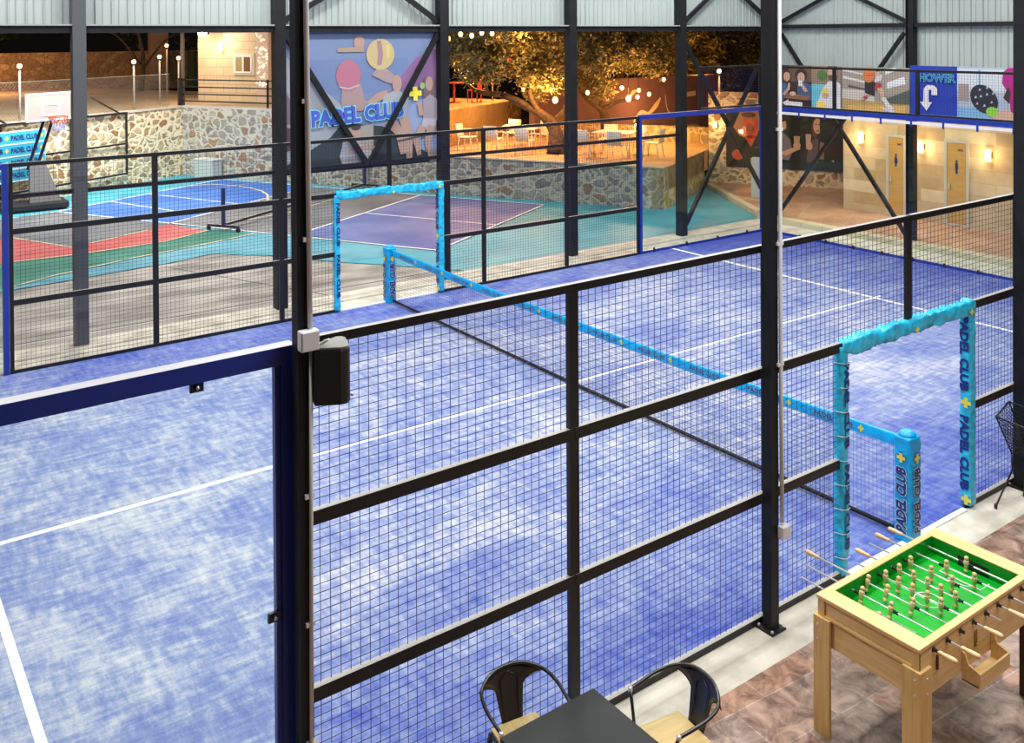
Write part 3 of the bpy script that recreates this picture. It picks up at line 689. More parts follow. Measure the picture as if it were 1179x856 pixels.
# ---------------------------------------------------------------- sign boards on the right end
SK = (0.62, 0.40, 0.28); HAIR = (0.06, 0.035, 0.025)
def board(y0, y1, z0, z1, label, shapes, x=11.12):
    t = thing('sign_board', label, 'sign', (x, (y0 + y1) / 2, z0), 0, 'sign boards on the right end wall')
    MB().bb(x, x + 0.03, y1, y0, z0, z1).build('panel', mat('board_back', (0.25, 0.25, 0.26)), t)
    art('printed_picture', (x, y0, z0), (0, -1, 0), (0, 0, 1), y0 - y1, z1 - z0, shapes, t)
    return t
R1 = lambda x0, y0, x1, y1: [(x0, y0), (x1, y0), (x1, y1), (x0, y1)]
s1 = [((0.05, 0.03, 0.025), R1(0, 0, 0.56, 1)), ((0.16, 0.10, 0.07), R1(0.2, 0.62, 0.56, 1)), ((0.30, 0.22, 0.15), R1(0.56, 0.55, 1, 1)), ((0.10, 0.20, 0.05), ell(0.72, 0.78, 0.08, 0.12)),
      ((0.16, 0.55, 0.68), R1(0.56, 0, 0.86, 0.58)),
      # woman and man drinking coffee
      (HAIR, ell(0.14, 0.72, 0.10, 0.2)), (SK, ell(0.17, 0.73, 0.055, 0.11)), ((0.05, 0.16, 0.30), [(0.02, 0.12), (0.14, 0.12), (0.2, 0.35), (0.16, 0.58), (0.06, 0.58)]), (SK, limb([(0.12, 0.3), (0.2, 0.45), (0.21, 0.58)], [0.05, 0.05, 0.035])),
      (HAIR, ell(0.40, 0.78, 0.095, 0.15)), (SK, ell(0.40, 0.72, 0.06, 0.12)), ((0.06, 0.12, 0.26), [(0.34, 0.25), (0.56, 0.2), (0.56, 0.55), (0.46, 0.62), (0.34, 0.55)]), (SK, limb([(0.48, 0.4), (0.44, 0.5), (0.38, 0.62)], [0.06, 0.05, 0.04])),
      ((0.75, 0.75, 0.76), R1(0.36, 0.52, 0.42, 0.66)), ((0.30, 0.14, 0.07), [(0.12, 0.22), (0.5, 0.2), (0.55, 0.3), (0.2, 0.34)]), ((0.75, 0.50, 0.40), ell(0.27, 0.34, 0.05, 0.05)), ((0.03, 0.02, 0.02), [(0.1, 0), (0.56, 0), (0.56, 0.2), (0.12, 0.22)]),
      # white arrow
      ((0.8, 0.8, 0.82), [(0.10, 0.11), (0.2, 0.2), (0.2, 0.155), (0.42, 0.145), (0.42, 0.055), (0.2, 0.065), (0.2, 0.02)]),
      # bearded man in white holding drinks
      ((0.72, 0.72, 0.76), [(0.62, 0), (1, 0), (1, 0.6), (0.93, 0.68), (0.82, 0.66), (0.72, 0.45)]), (SK, ell(0.88, 0.84, 0.07, 0.14)), ((0.16, 0.09, 0.06), [(0.81, 0.80), (0.95, 0.80), (0.93, 0.70), (0.88, 0.66), (0.83, 0.70)]), (HAIR, ell(0.88, 0.97, 0.075, 0.05)),
      ((0.88, 0.66, 0.12), [(0.72, 0.36), (0.83, 0.36), (0.81, 0.5), (0.73, 0.5)]), (SK, ell(0.78, 0.33, 0.05, 0.06)), ((0.90, 0.70, 0.14), [(0.65, 0.03), (0.77, 0.02), (0.78, 0.18), (0.64, 0.19)])]
board(10.50, 8.62, 2.88, 3.93, 'sign board with a coffee table scene, white arrow and bearded man in white', s1)
s2 = [((0.36, 0.32, 0.26), R1(0, 0, 1, 1)), ((0.50, 0.34, 0.13), [(0, 0), (1, 0), (1, 0.24), (0, 0.3)]), ((0.62, 0.58, 0.52), [(0, 0.3), (0.5, 0.26), (0.5, 0.5), (0, 0.5)]),
      ((0.70, 0.70, 0.70), [(0.02, 0.8), (0.4, 0.68), (0.4, 0.64), (0.02, 0.74)]), ((0.64, 0.64, 0.64), [(0.02, 0.95), (0.45, 0.82), (0.45, 0.8), (0.02, 0.9)]), ((0.10, 0.10, 0.09), [(0.1, 0.6), (0.42, 0.52), (0.42, 0.48), (0.1, 0.55)]),
      ((0.74, 0.76, 0.78), [(0.68, 0.55), (0.95, 0.66), (0.93, 0.82), (0.68, 0.68)]), ((0.72, 0.74, 0.76), [(0.66, 0.85), (0.84, 0.95), (0.8, 1.0), (0.66, 0.95)]), ((0.10, 0.13, 0.10), [(0.62, 0.3), (1, 0.55), (1, 0.24), (0.62, 0.24)]),
      ((0.66, 0.42, 0.12), [(0.1, 0.02), (0.95, 0.02), (0.95, 0.2), (0.1, 0.16)]),
      # basketball player kneeling, ball in front of the face
      ((0.60, 0.62, 0.66), [(0.5, 0.66), (0.6, 0.72), (0.62, 0.84), (0.53, 0.86)]), (SK, ell(0.55, 0.88, 0.035, 0.07)), (HAIR, ell(0.55, 0.94, 0.035, 0.03)),
      ((0.03, 0.03, 0.035), [(0.36, 0.44), (0.5, 0.38), (0.52, 0.68), (0.36, 0.72)]), ((0.45, 0.06, 0.06), [(0.5, 0.52), (0.6, 0.5), (0.6, 0.66), (0.52, 0.68)]), (SK, limb([(0.58, 0.56), (0.62, 0.44), (0.63, 0.32)], [0.08, 0.07, 0.05])), ((0.68, 0.68, 0.68), limb([(0.63, 0.36), (0.7, 0.2), (0.76, 0.12)], [0.07, 0.07, 0.09])),
      ((0.62, 0.60, 0.66), [(0.6, 0.16), (0.8, 0.1), (0.78, 0.04), (0.62, 0.1)]), (SK, limb([(0.4, 0.42), (0.34, 0.32), (0.30, 0.28)], [0.06, 0.05, 0.04])), ((0.50, 0.08, 0.06), limb([(0.40, 0.36), (0.34, 0.33)], [0.05, 0.05])),
      ((0.66, 0.20, 0.06), ell(0.42, 0.82, 0.085, 0.155)), ((0.25, 0.06, 0.02), limb([(0.34, 0.82), (0.5, 0.84)], [0.012, 0.012]))]
board(8.60, 6.88, 2.88, 3.93, 'sign board with a basketball player kneeling in a sports hall', s2)
s3 = [((0.02, 0.05, 0.40), R1(0, 0, 0.42, 1)), ((0.42, 0.50, 0.60), R1(0.42, 0, 1, 1)), ((0.60, 0.66, 0.72), R1(0.42, 0.55, 0.82, 0.96)), ((0.15, 0.35, 0.60), R1(0.60, 0.05, 0.615, 0.95)), ((0.35, 0.28, 0.25), R1(0.43, 0.36, 0.52, 0.68)), ((0.20, 0.42, 0.66), R1(0.42, 0.02, 0.7, 0.24)),
      # arm, pink dress
      ((0.42, 0.02, 0.22), [(0.80, 0.92), (0.84, 1), (1, 1), (1, 0.15), (0.86, 0.12), (0.85, 0.5), (0.79, 0.72)]), ((0.30, 0.02, 0.05), [(0.9, 0.2), (1, 0.2), (1, 0.5), (0.92, 0.55)]), (HAIR, [(0.80, 0.45), (0.84, 0.66), (0.86, 0.55), (0.85, 0.35)]),
      # racket
      ((0.03, 0.03, 0.04), ell(0.645, 0.41, 0.11, 0.27, 24, 0, 0.12))]
for q, (a, b) in enumerate([(0.6, 0.56), (0.66, 0.6), (0.61, 0.44), (0.66, 0.48), (0.71, 0.5), (0.58, 0.3), (0.64, 0.27), (0.70, 0.34), (0.66, 0.18), (0.57, 0.42)]):
    s3.append(((0.45, 0.55, 0.62), [(a, b), (a + 0.022, b + 0.01), (a + 0.012, b + 0.055)]))
s3 += [(SK, [(0.66, 0.13), (0.78, 0.2), (0.84, 0.26), (0.9, 0.14), (1, 0.14), (1, 0.0), (0.78, 0.02)]), ((0.25, 0.60, 0.05), ell(0.715, 0.19, 0.05, 0.09)),
       ((0.74, 0.74, 0.78), [(0.155, 0.13), (0.095, 0.30), (0.125, 0.30), (0.13, 0.56), (0.16, 0.63), (0.22, 0.63), (0.25, 0.57), (0.25, 0.44), (0.2, 0.44), (0.2, 0.54), (0.175, 0.54), (0.175, 0.30), (0.205, 0.30)])]
t = board(6.86, 4.3, 2.88, 3.99, 'blue sign board with HOWER lettering, hooked white arrow and a racket photo', s3)
for off, cc, lf in ((0.045, mat('cyan_outline', (0.12, 0.62, 0.60)), 0.070), (0.0, mat('deep_blue_print', (0.02, 0.05, 0.40)), 0.072)):
    mb = MB(); put_text(mb, 'HOWER', (11.12, 6.21, 3.74), (0, -1, 0), (0, 0, 1), 0.82, 0.17, off, lf - 0.02, ref=0.02); mb.build('lettering', cc, t)

# ---------------------------------------------------------------- big printed banner on the far side
t = thing('printed_banner', 'large faded banner reading PADEL CLUB with sport photos, behind the V brace', 'banner', (0, FY + 0.08, 2.4))
bx0, bx1, bz0, bz1 = -1.64, 1.42, 2.30, 4.79
MB().bb(bx0, bx1, FY + 0.07, FY + 0.078, bz0, bz1).build('vinyl_sheet', mat('grey_vinyl', (0.30, 0.32, 0.37)), t)
def bxy(px, py):  # from banner crop coordinates 0..1
    return (px, py)
BS = (0.40, 0.27, 0.23)
bs = [((0.165, 0.225, 0.385), R1(0, 0.25, 1, 1)), ((0.145, 0.205, 0.375), R1(0.1, 0.55, 0.8, 0.8)), ((0.24, 0.13, 0.28), [(0.70, 0.60), (0.86, 0.80), (1, 0.88), (1, 0.56), (0.72, 0.56)]), ((0.40, 0.38, 0.42), [(0.93, 0.88), (1, 0.98), (1, 0.86)]),
      ((0.24, 0.32, 0.52), R1(0.55, 0.1, 1, 0.48)), ((0.30, 0.33, 0.38), [(0.0, 0.84), (0.44, 0.38), (0.25, 0.18), (0, 0.02)]), ((0.26, 0.27, 0.31), [(0, 0.62), (0.12, 0.42), (0, 0.28)]), ((0.09, 0.06, 0.08), [(0, 0.34), (0.10, 0.30), (0.08, 0.18), (0, 0.16)]), ((0.16, 0.13, 0.17), [(0.0, 0.60), (0.05, 0.5), (0.04, 0.36), (0, 0.34)]),
      ((0.035, 0.05, 0.06), [(0, 0.0), (0, 0.06), (0.28, 0.24), (0.36, 0.34), (0.62, 0.30), (0.95, 0.06), (0.95, 0)]), ((0.30, 0.29, 0.26), [(0.38, 0.16), (0.38, 0.30), (0.56, 0.32), (0.56, 0.14)]), ((0.03, 0.03, 0.05), R1(0.42, 0.0, 0.66, 0.10)),
      # sitting man with racket
      ((0.36, 0.37, 0.42), [(0.34, 0.10), (0.36, 0.2), (0.43, 0.23), (0.48, 0.18), (0.55, 0.12), (0.52, 0.03), (0.36, 0.02)]), (BS, ell(0.445, 0.265, 0.03, 0.055)), ((0.06, 0.05, 0.06), ell(0.445, 0.305, 0.032, 0.025)), (BS, limb([(0.40, 0.13), (0.5, 0.15), (0.60, 0.14)], [0.04, 0.035, 0.03])),
      # swimmer in a red cap
      ((0.33, 0.24, 0.25), [(0.35, 0.48), (0.36, 0.62), (0.48, 0.62), (0.50, 0.5), (0.6, 0.46), (0.5, 0.42), (0.38, 0.42)]), ((0.40, 0.15, 0.22), ell(0.40, 0.68, 0.08, 0.115)), ((0.42, 0.40, 0.42), limb([(0.34, 0.60), (0.40, 0.585), (0.47, 0.61)], [0.012, 0.012, 0.012])),
      (BS, ell(0.47, 0.92, 0.035, 0.05)), ((0.34, 0.26, 0.20), limb([(0.33, 0.865), (0.5, 0.87)], [0.03, 0.04])),
      # thrower with ball
      ((0.34, 0.26, 0.26), limb([(0.58, 0.72), (0.66, 0.66), (0.72, 0.62)], [0.10, 0.08, 0.05])), ((0.48, 0.39, 0.20), ell(0.61, 0.83, 0.095, 0.115)), ((0.33, 0.20, 0.24), limb([(0.60, 0.93), (0.61, 0.83), (0.60, 0.75)], [0.03, 0.035, 0.03])), ((0.56, 0.48, 0.2), limb([(0.66, 0.90), (0.66, 0.80)], [0.02, 0.02])),
      (BS, limb([(0.52, 0.46), (0.60, 0.52), (0.66, 0.54)], [0.04, 0.06, 0.06])), ((0.34, 0.36, 0.40), [(0.60, 0.40), (0.63, 0.52), (0.72, 0.57), (0.80, 0.50), (0.78, 0.36), (0.66, 0.36)]), (BS, ell(0.72, 0.61, 0.032, 0.065)), (BS, limb([(0.66, 0.34), (0.74, 0.24), (0.76, 0.08)], [0.07, 0.07, 0.04])), (BS, limb([(0.76, 0.36), (0.80, 0.22), (0.80, 0.04)], [0.07, 0.06, 0.04])),
      # laughing woman with ball
      ((0.16, 0.11, 0.13), [(0.90, 0.5), (0.91, 0.64), (0.95, 0.66), (0.99, 0.62), (0.99, 0.48)]), (BS, ell(0.945, 0.6, 0.027, 0.055)), ((0.32, 0.28, 0.33), [(0.90, 0.34), (0.90, 0.48), (0.95, 0.52), (1, 0.48), (1, 0.32)]), ((0.42, 0.40, 0.48), [(0.88, 0.26), (0.9, 0.34), (1, 0.33), (0.98, 0.24)]), (BS, limb([(0.90, 0.28), (0.85, 0.18), (0.87, 0.06)], [0.06, 0.045, 0.03])), (BS, limb([(0.96, 0.28), (0.93, 0.16), (0.95, 0.04)], [0.06, 0.045, 0.03])),
      (BS, limb([(0.885, 0.36), (0.875, 0.46)], [0.03, 0.035])), ((0.22, 0.42, 0.20), ell(0.895, 0.585, 0.018, 0.026)), ((0.08, 0.08, 0.1), limb([(0.72, 0.18), (0.98, 0.22)], [0.012, 0.02]))]
art('printed_picture', (bx0, FY + 0.07, bz0), (1, 0, 0), (0, 0, 1), bx1 - bx0, bz1 - bz0, bs, t, 0.0008)
tilt = 0.05; rv = Vector((1, 0, tilt)); uv = Vector((-tilt, 0, 1))
cT = Vector((bx0 + (bx1 - bx0) * 0.405 + 0.17, FY + 0.03, bz0 + (bz1 - bz0) * 0.40))
mb = MB(); put_text(mb, 'PADEL CLUB', cT, rv, uv, 1.84, 0.30, 0.10, 0.0, ref=0.05); mb.build('lettering_outline', mat('aqua_letter_edge', (0.20, 0.60, 0.72)), t)
mb = MB(); put_text(mb, 'PADEL CLUB', cT, rv, uv, 1.84, 0.30, 0.05, 0.003, ref=0.05); mb.build('lettering', mat('blue_letter', (0.06, 0.11, 0.52)), t)
mb = MB(); put_plus(mb, cT + Vector((1.17, 0, 0.32)), rv, uv, 0.13, 0.0); mb.build('plus_emblem', M_YEL, t)

# ---------------------------------------------------------------- conduits, boxes, loudspeaker
t = thing('conduit_pipe', 'white vertical conduit on the near column beside the loudspeaker', 'pipe', (-5.97, -0.175, 0.8))
MB().tube([(-5.985, -0.178, 7.0), (-5.965, -0.178, 3.1)], 0.0145, 10).build('upper_pipe', M_PVC, t)
MB().tube([(-5.962, -0.178, 3.02), (-5.975, -0.178, 0.86)], 0.011, 10).build('lower_pipe', M_PVC2, t)
for z in (4.35, 3.6, 2.2, 1.5): MB().bb(-6.0, -5.95, -0.18, -0.165, z - 0.012, z + 0.012).build('pipe_clip', M_PVC, t)
MB().bb(-6.0, -5.945, -0.21, -0.16, 0.78, 0.86).build('end_box', M_PVC2, t)
def jbox(c, w, label):
    t = thing('junction_box', label, 'junction box', c)
    MB().box(c, (w, w * 0.55, w * 1.05)).build('box_body', M_PVC, t, bevel=0.006)
    MB().box((c[0], c[1] - w * 0.30, c[2]), (w * 0.94, w * 0.08, w * 0.98)).build('box_lid', M_PVC, t, bevel=0.004)
jbox((-5.985, -0.20, 3.06), 0.105, 'square white junction box above the black loudspeaker')
t = thing('conduit_pipe', 'white vertical conduit on the near column left of the padded doorway', 'pipe', (-2.03, -0.185, 0.8))
MB().tube([(-2.035, -0.182, 7.0), (-2.03, -0.182, 2.0), (-2.02, -0.182, 0.85)], 0.016, 10).build('pipe', M_PVC, t)
for z in (3.95, 3.05, 2.1): MB().bb(-2.07, -2.0, -0.19, -0.17, z - 0.012, z + 0.012).build('pipe_clip', M_PVC, t)
jbox((-2.015, -0.195, 0.78), 0.095, 'small white junction box low on the conduit left of the padded doorway')

t = thing('loudspeaker', 'black wedge shaped loudspeaker hanging below the white junction box', 'loudspeaker', (-5.87, -0.2, 2.7))
top = [(-5.965, -0.225), (-5.945, -0.15), (-5.775, -0.095), (-5.745, -0.105), (-5.735, -0.14), (-5.775, -0.27), (-5.80, -0.295), (-5.84, -0.295)]
sp_ = MB(); z1, z0 = 3.01, 2.70
sp_.prism([(x, y, z0) for x, y in top], (0, 0, z1 - z0 - 0.004)); sp_.build('cabinet', mat('speaker_black', (0.012, 0.012, 0.013), rough=0.55), t, bevel=0.012, recalc=True)
MB().prism([(-5.84 + (x + 5.84) * 0.95, -0.2 + (y + 0.2) * 0.95, z1 - 0.006) for x, y in top], (0, 0, 0.012)).build('top_plate', mat('speaker_top', (0.17, 0.165, 0.15), rough=0.3), t, bevel=0.003, recalc=True)
MB().tube([(-5.93, -0.20, 3.02), (-5.90, -0.23, 3.05), (-5.87, -0.21, 3.045), (-5.90, -0.19, 3.02)], 0.006, 6).build('cable', M_PVC2, t)
MB().bb(-5.97, -5.94, -0.15, -0.10, 2.8, 2.9).build('wall_bracket', M_BLACK, t)
MB().box((-5.757, -0.255, 2.73), (0.008, 0.02, 0.012)).build('badge', M_CHROME, t)

# ================================================================== FOOSBALL TABLE
X0, X1, Y0, Y1, ZT = -2.715, -1.285, -1.775, -1.035, 0.925
t = thing('foosball_table', 'pale wooden foosball table with green playfield and turned wooden players', 'foosball table', ((X0 + X1) / 2, (Y0 + Y1) / 2, 0))
rim = 0.045; er = 0.125
tf = MB()
for a_, b_ in ((X0 - 0.008, X0 + er), (X1 - er, X1 + 0.008)): MB().bb(a_, b_, Y0 - 0.006, Y1 + 0.006, ZT - 0.025, ZT).build('end_top', M_WOODY, t, bevel=0.003)
for a_, b_ in ((Y0 - 0.006, Y0 + rim), (Y1 - rim, Y1 + 0.006)): MB().bb(X0 + er, X1 - er, a_, b_, ZT - 0.025, ZT - 0.0005).build('side_top', M_WOODT, t, bevel=0.003)
sd = MB(); sd.bb(X0 + 0.002, X1 - 0.002, Y0, Y0 + 0.03, 0.60, ZT - 0.025); sd.build('side_panel', M_WOODT, t)
MB().bb(X0 + 0.002, X1 - 0.002, Y1 - 0.03, Y1, 0.60, ZT - 0.025).build('side_panel', M_WOODT, t)
MB().bb(X0 + 0.012, X0 + 0.035, Y0 + 0.03, Y1 - 0.03, 0.60, ZT - 0.025).build('end_panel', M_WOODY, t)
MB().bb(X1 - 0.035, X1 - 0.012, Y0 + 0.03, Y1 - 0.03, 0.60, ZT - 0.025).build('end_panel', M_WOODY, t)
MB().bb(X0 - 0.004, X0 + 0.012, Y0 + 0.05, Y1 - 0.05, 0.785, 0.80).build('moulding', M_WOODY, t)
for a in (Y0, Y1 - 0.05): MB().bb(X0, X0 + 0.012, a, a + 0.05, 0.78, ZT - 0.025).build('corner_strip', M_WOODZ, t)
# cabinet inside
gz = 0.80
MB().bb(X0 + er - 0.01, X1 - er + 0.01, Y0 + rim - 0.012, Y1 - rim + 0.012, gz - 0.01, gz).build('playfield', M_GREEN, t)
gw = MB(); gw.bb(X0 + er - 0.012, X0 + er + 0.002, Y0 + rim, Y1 - rim, gz, ZT - 0.004); gw.bb(X1 - er - 0.002, X1 - er + 0.012, Y0 + rim, Y1 - rim, gz, ZT - 0.004)
gw.bb(X0 + er, X1 - er, Y0 + rim - 0.012, Y0 + rim + 0.002, gz, ZT - 0.004); gw.bb(X0 + er, X1 - er, Y1 - rim - 0.002, Y1 - rim + 0.012, gz, ZT - 0.004)
gw.build('inner_wall', mat('green_inner', (0.0, 0.24, 0.012), rough=0.35), t)
def mark(f): q_ = MB(); f(q_); q_.build('pitch_marking', M_WHITE, t)
for xr in (X0 + er + 0.19, X1 - er - 0.19):
    d_ = -0.12 if xr < -2 else 0.12
    mark(lambda q_: q_.tube([(xr + d_, -1.56, gz + 0.001), (xr, -1.56, gz + 0.001), (xr, -1.255, gz + 0.001), (xr + d_, -1.255, gz + 0.001)], 0.0045, 4))
mark(lambda q_: q_.bb(-2.003, -1.997, Y0 + rim, Y1 - rim, gz, gz + 0.001))
mark(lambda q_: q_.tube([(-2.0 + 0.09 * cos(a * pi / 12), -1.405 + 0.09 * sin(a * pi / 12), gz + 0.001) for a in range(24)], 0.0045, 4, True))
mark(lambda q_: q_.tube([(X1 - er - 0.19 - 0.05 * sin(a * pi / 12), -1.405 + 0.09 * cos(a * pi / 12), gz + 0.001) for a in range(13)], 0.0045, 4))
g = MB(); g.bb(X1 - er - 0.006, X1 - er - 0.002, -1.52, -1.29, gz, gz + 0.07); g.build('goal', M_RUBBER, t)
g = MB(); g.bb(X0 + er + 0.002, X0 + er + 0.006, -1.52, -1.29, gz, gz + 0.07); g.build('goal', M_RUBBER, t)
# legs: L-shaped from two planks with bolt heads
for sx, sy, mt in ((0, 0, M_WOODZ), (0, 1, M_WOODZ), (1, 0, M_BROWN), (1, 1, M_WOODZ)):
    xc = X0 if sx == 0 else X1; yc = Y0 if sy == 0 else Y1; dx = 1 if sx == 0 else -1; dy = 1 if sy == 0 else -1
    lg = MB(); lg.bb(xc - dx * 0.022, xc, yc - dy * 0.022, yc + dy * 0.105, 0.0, 0.79); lg.bb(xc, xc + dx * 0.105, yc - dy * 0.022, yc, 0.0, 0.79)
    L1 = lg.build('leg', mt, t, bevel=0.003, recalc=True)
    b = MB()
    for z in (0.64, 0.735):
        b.lathe((xc - dx * 0.022, yc + dy * 0.015, z), (-dx, 0, 0), [(0, 0.008), (0.004, 0.007), (0.005, 0.002)], 8)
        b.lathe((xc + dx * 0.05, yc - dy * 0.022, z), (0, -dy, 0), [(0, 0.008), (0.004, 0.007), (0.005, 0.002)], 8)
    b.build('bolt_heads', M_CHROME, L1)
# rods
rx = [-2.56 + 0.1555 * i for i in range(8)]; rz_ = 0.868
players = [[-1.40], [-1.16, -1.38], [-1.10, -1.25, -1.44], [-1.14, -1.24, -1.345, -1.455, -1.555], [-1.15, -1.26, -1.365, -1.465, -1.57], [-1.14, -1.30, -1.455], [-1.325, -1.53], [-1.385]]
front = {0: (-1.81, -1.93), 1: (-1.87, -2.0), 3: (-1.85, -1.98), 5: (-1.85, -1.98)}
back = {2: (-0.70, -0.58), 4: (-0.91, -0.79), 6: (-0.87, -0.745), 7: (-0.88, -0.755)}
fr_bare = {2: -1.80, 4: -1.88, 6: -2.02, 7: -1.95}; bk_bare = {0: -0.78, 1: -0.70, 3: -0.90, 5: -0.80}
tilts = {0: 0, 1: 0.28, 2: 0.35, 3: 0.08, 4: -0.06, 5: 0.0, 6: 0.0, 7: 0.05}
PG = 1.22
peg = [(-0.058, 0.010), (-0.054, 0.0125), (-0.042, 0.0125), (-0.036, 0.008), (-0.030, 0.008), (-0.026, 0.012), (0.006, 0.0145), (0.014, 0.0155), (0.022, 0.0145), (0.026, 0.009), (0.029, 0.009), (0.034, 0.0125), (0.042, 0.0135), (0.050, 0.010), (0.055, 0.004)]
hand = [(0, 0.008), (0.006, 0.0125), (0.02, 0.0135), (0.026, 0.011), (0.05, 0.0145), (0.085, 0.0165), (0.11, 0.0155), (0.122, 0.010), (0.125, 0.003)]
for i, x in enumerate(rx):
    ya = front[i][1] + 0.02 if i in front else fr_bare[i]; yb = back[i][1] - 0.02 if i in back else bk_bare[i]
    r = MB().tube([(x, ya, rz_), (x, yb, rz_)], 0.0062, 10).build('rod', M_CHROME, t)
    for j, yp in enumerate(players[i]):
        a = tilts[i]
        p = MB().lathe((x, yp, rz_), (sin(a), 0, cos(a)), [(q1, q2 * PG) for q1, q2 in peg], 12).build('player', M_WOODP, r)
    bs_ = MB()
    for yq, s_ in ((max(players[i]) + 0.022, 1), (min(players[i]) - 0.022, -1)):
        bs_.lathe((x, yq, rz_), (0, s_, 0), [(0, 0.012), (0.012, 0.012), (0.014, 0.009), (0.024, 0.009), (0.026, 0.012), (0.034, 0.011)], 10)
    bs_.build('bumper', M_RUBBER, r)
    cl = MB()
    for yq, s_ in ((Y0, -1), (Y1, 1)): cl.lathe((x, yq, rz_), (0, s_, 0), [(-0.002, 0.018), (0.004, 0.018), (0.006, 0.011), (0.030, 0.010)], 10)
    cl.build('bearing', mat('dark_bearing', (0.05, 0.045, 0.04), rough=0.35, metal=0.5), r)
    if i in front: MB().lathe((x, front[i][0], rz_), (0, -1, 0), hand, 12).build('handle', M_WOODP, r)
    if i in back: MB().lathe((x, back[i][0], rz_), (0, 1, 0), hand, 12).build('handle', M_WOODP, r)
# ball tray
tr = MB(); a, b, y_, yo = -2.235, -1.865, Y0 - 0.002, Y0 - 0.125
MB().bb(a - 0.001, b + 0.001, yo - 0.001, yo + 0.013, 0.544, 0.64).build('tray_front', M_WOODT, t, bevel=0.002); tr.bb(a, b, yo, y_, 0.545, 0.557)
for xx in (a, b - 0.012):
    tr.prism([(xx, y_, 0.55), (xx, y_, 0.735), (xx, y_ - 0.02, 0.725), (xx, y_ - 0.045, 0.665), (xx, y_ - 0.08, 0.655), (xx, yo, 0.64), (xx, yo, 0.55)], (0.012, 0, 0))
tr.build('ball_tray', M_WOODT, t, recalc=True)
br = mat('aged_brass', (0.25, 0.19, 0.05), rough=0.35, metal=0.8)
h = MB().bb(-2.08, -2.045, Y0 - 0.004, Y0, 0.70, 0.80).build('brass_plate', br, t)
MB().lathe((-2.055, Y0 - 0.004, 0.71), (0, -1, 0), [(0, 0.007), (0.008, 0.006)], 8).build('knob', mat('brass_knob', (0.75, 0.62, 0.12), metal=0.8, rough=0.3), h)
MB().bb(-2.53, -2.515, Y0 - 0.012, Y0, 0.73, 0.82).build('latch', mat('bronze_latch', (0.12, 0.05, 0.015), metal=0.4, rough=0.4), t)

# ================================================================== CAFE TABLE AND CHAIRS
t = thing('cafe_table', 'square cafe table with dark grey top, at the foot of the picture', 'table', (-4.71, -0.98, 0))
MB().bb(-5.055, -4.365, -1.32, -0.645, 0.722, 0.75).build('tabletop', mat('charcoal_laminate', (0.016, 0.022, 0.022), rough=0.5, spec=0.25, var=0.15, scale=2), t, bevel=0.004)
MB().tube([(-4.71, -0.98, 0.03), (-4.71, -0.98, 0.722)], 0.035, 14).build('pedestal', M_BLACK, t)
MB().bb(-4.94, -4.48, -1.21, -0.75, 0.0, 0.02).build('base', M_BLACK, t, bevel=0.005)
MB().bb(-4.88, -4.54, -1.15, -0.81, 0.705, 0.722).build('top_bracket', M_BLACK, t)
def catmull(P, n=6):
    P = [Vector(p) for p in P]; out = []
    for i in range(len(P) - 1):
        a = P[max(i - 1, 0)]; b = P[i]; c = P[i + 1]; d = P[min(i + 2, len(P) - 1)]
        for k_ in range(n):
            t_ = k_ / n; out.append(0.5 * ((2 * b) + (c - a) * t_ + (2 * a - 5 * b + 4 * c - d) * t_ ** 2 + (3 * b - a - 3 * c + d) * t_ ** 3))
    out.append(P[-1]); return out
M_CHB = mat('black_powder_coat', (0.012, 0.013, 0.016), rough=0.28, spec=0.6)
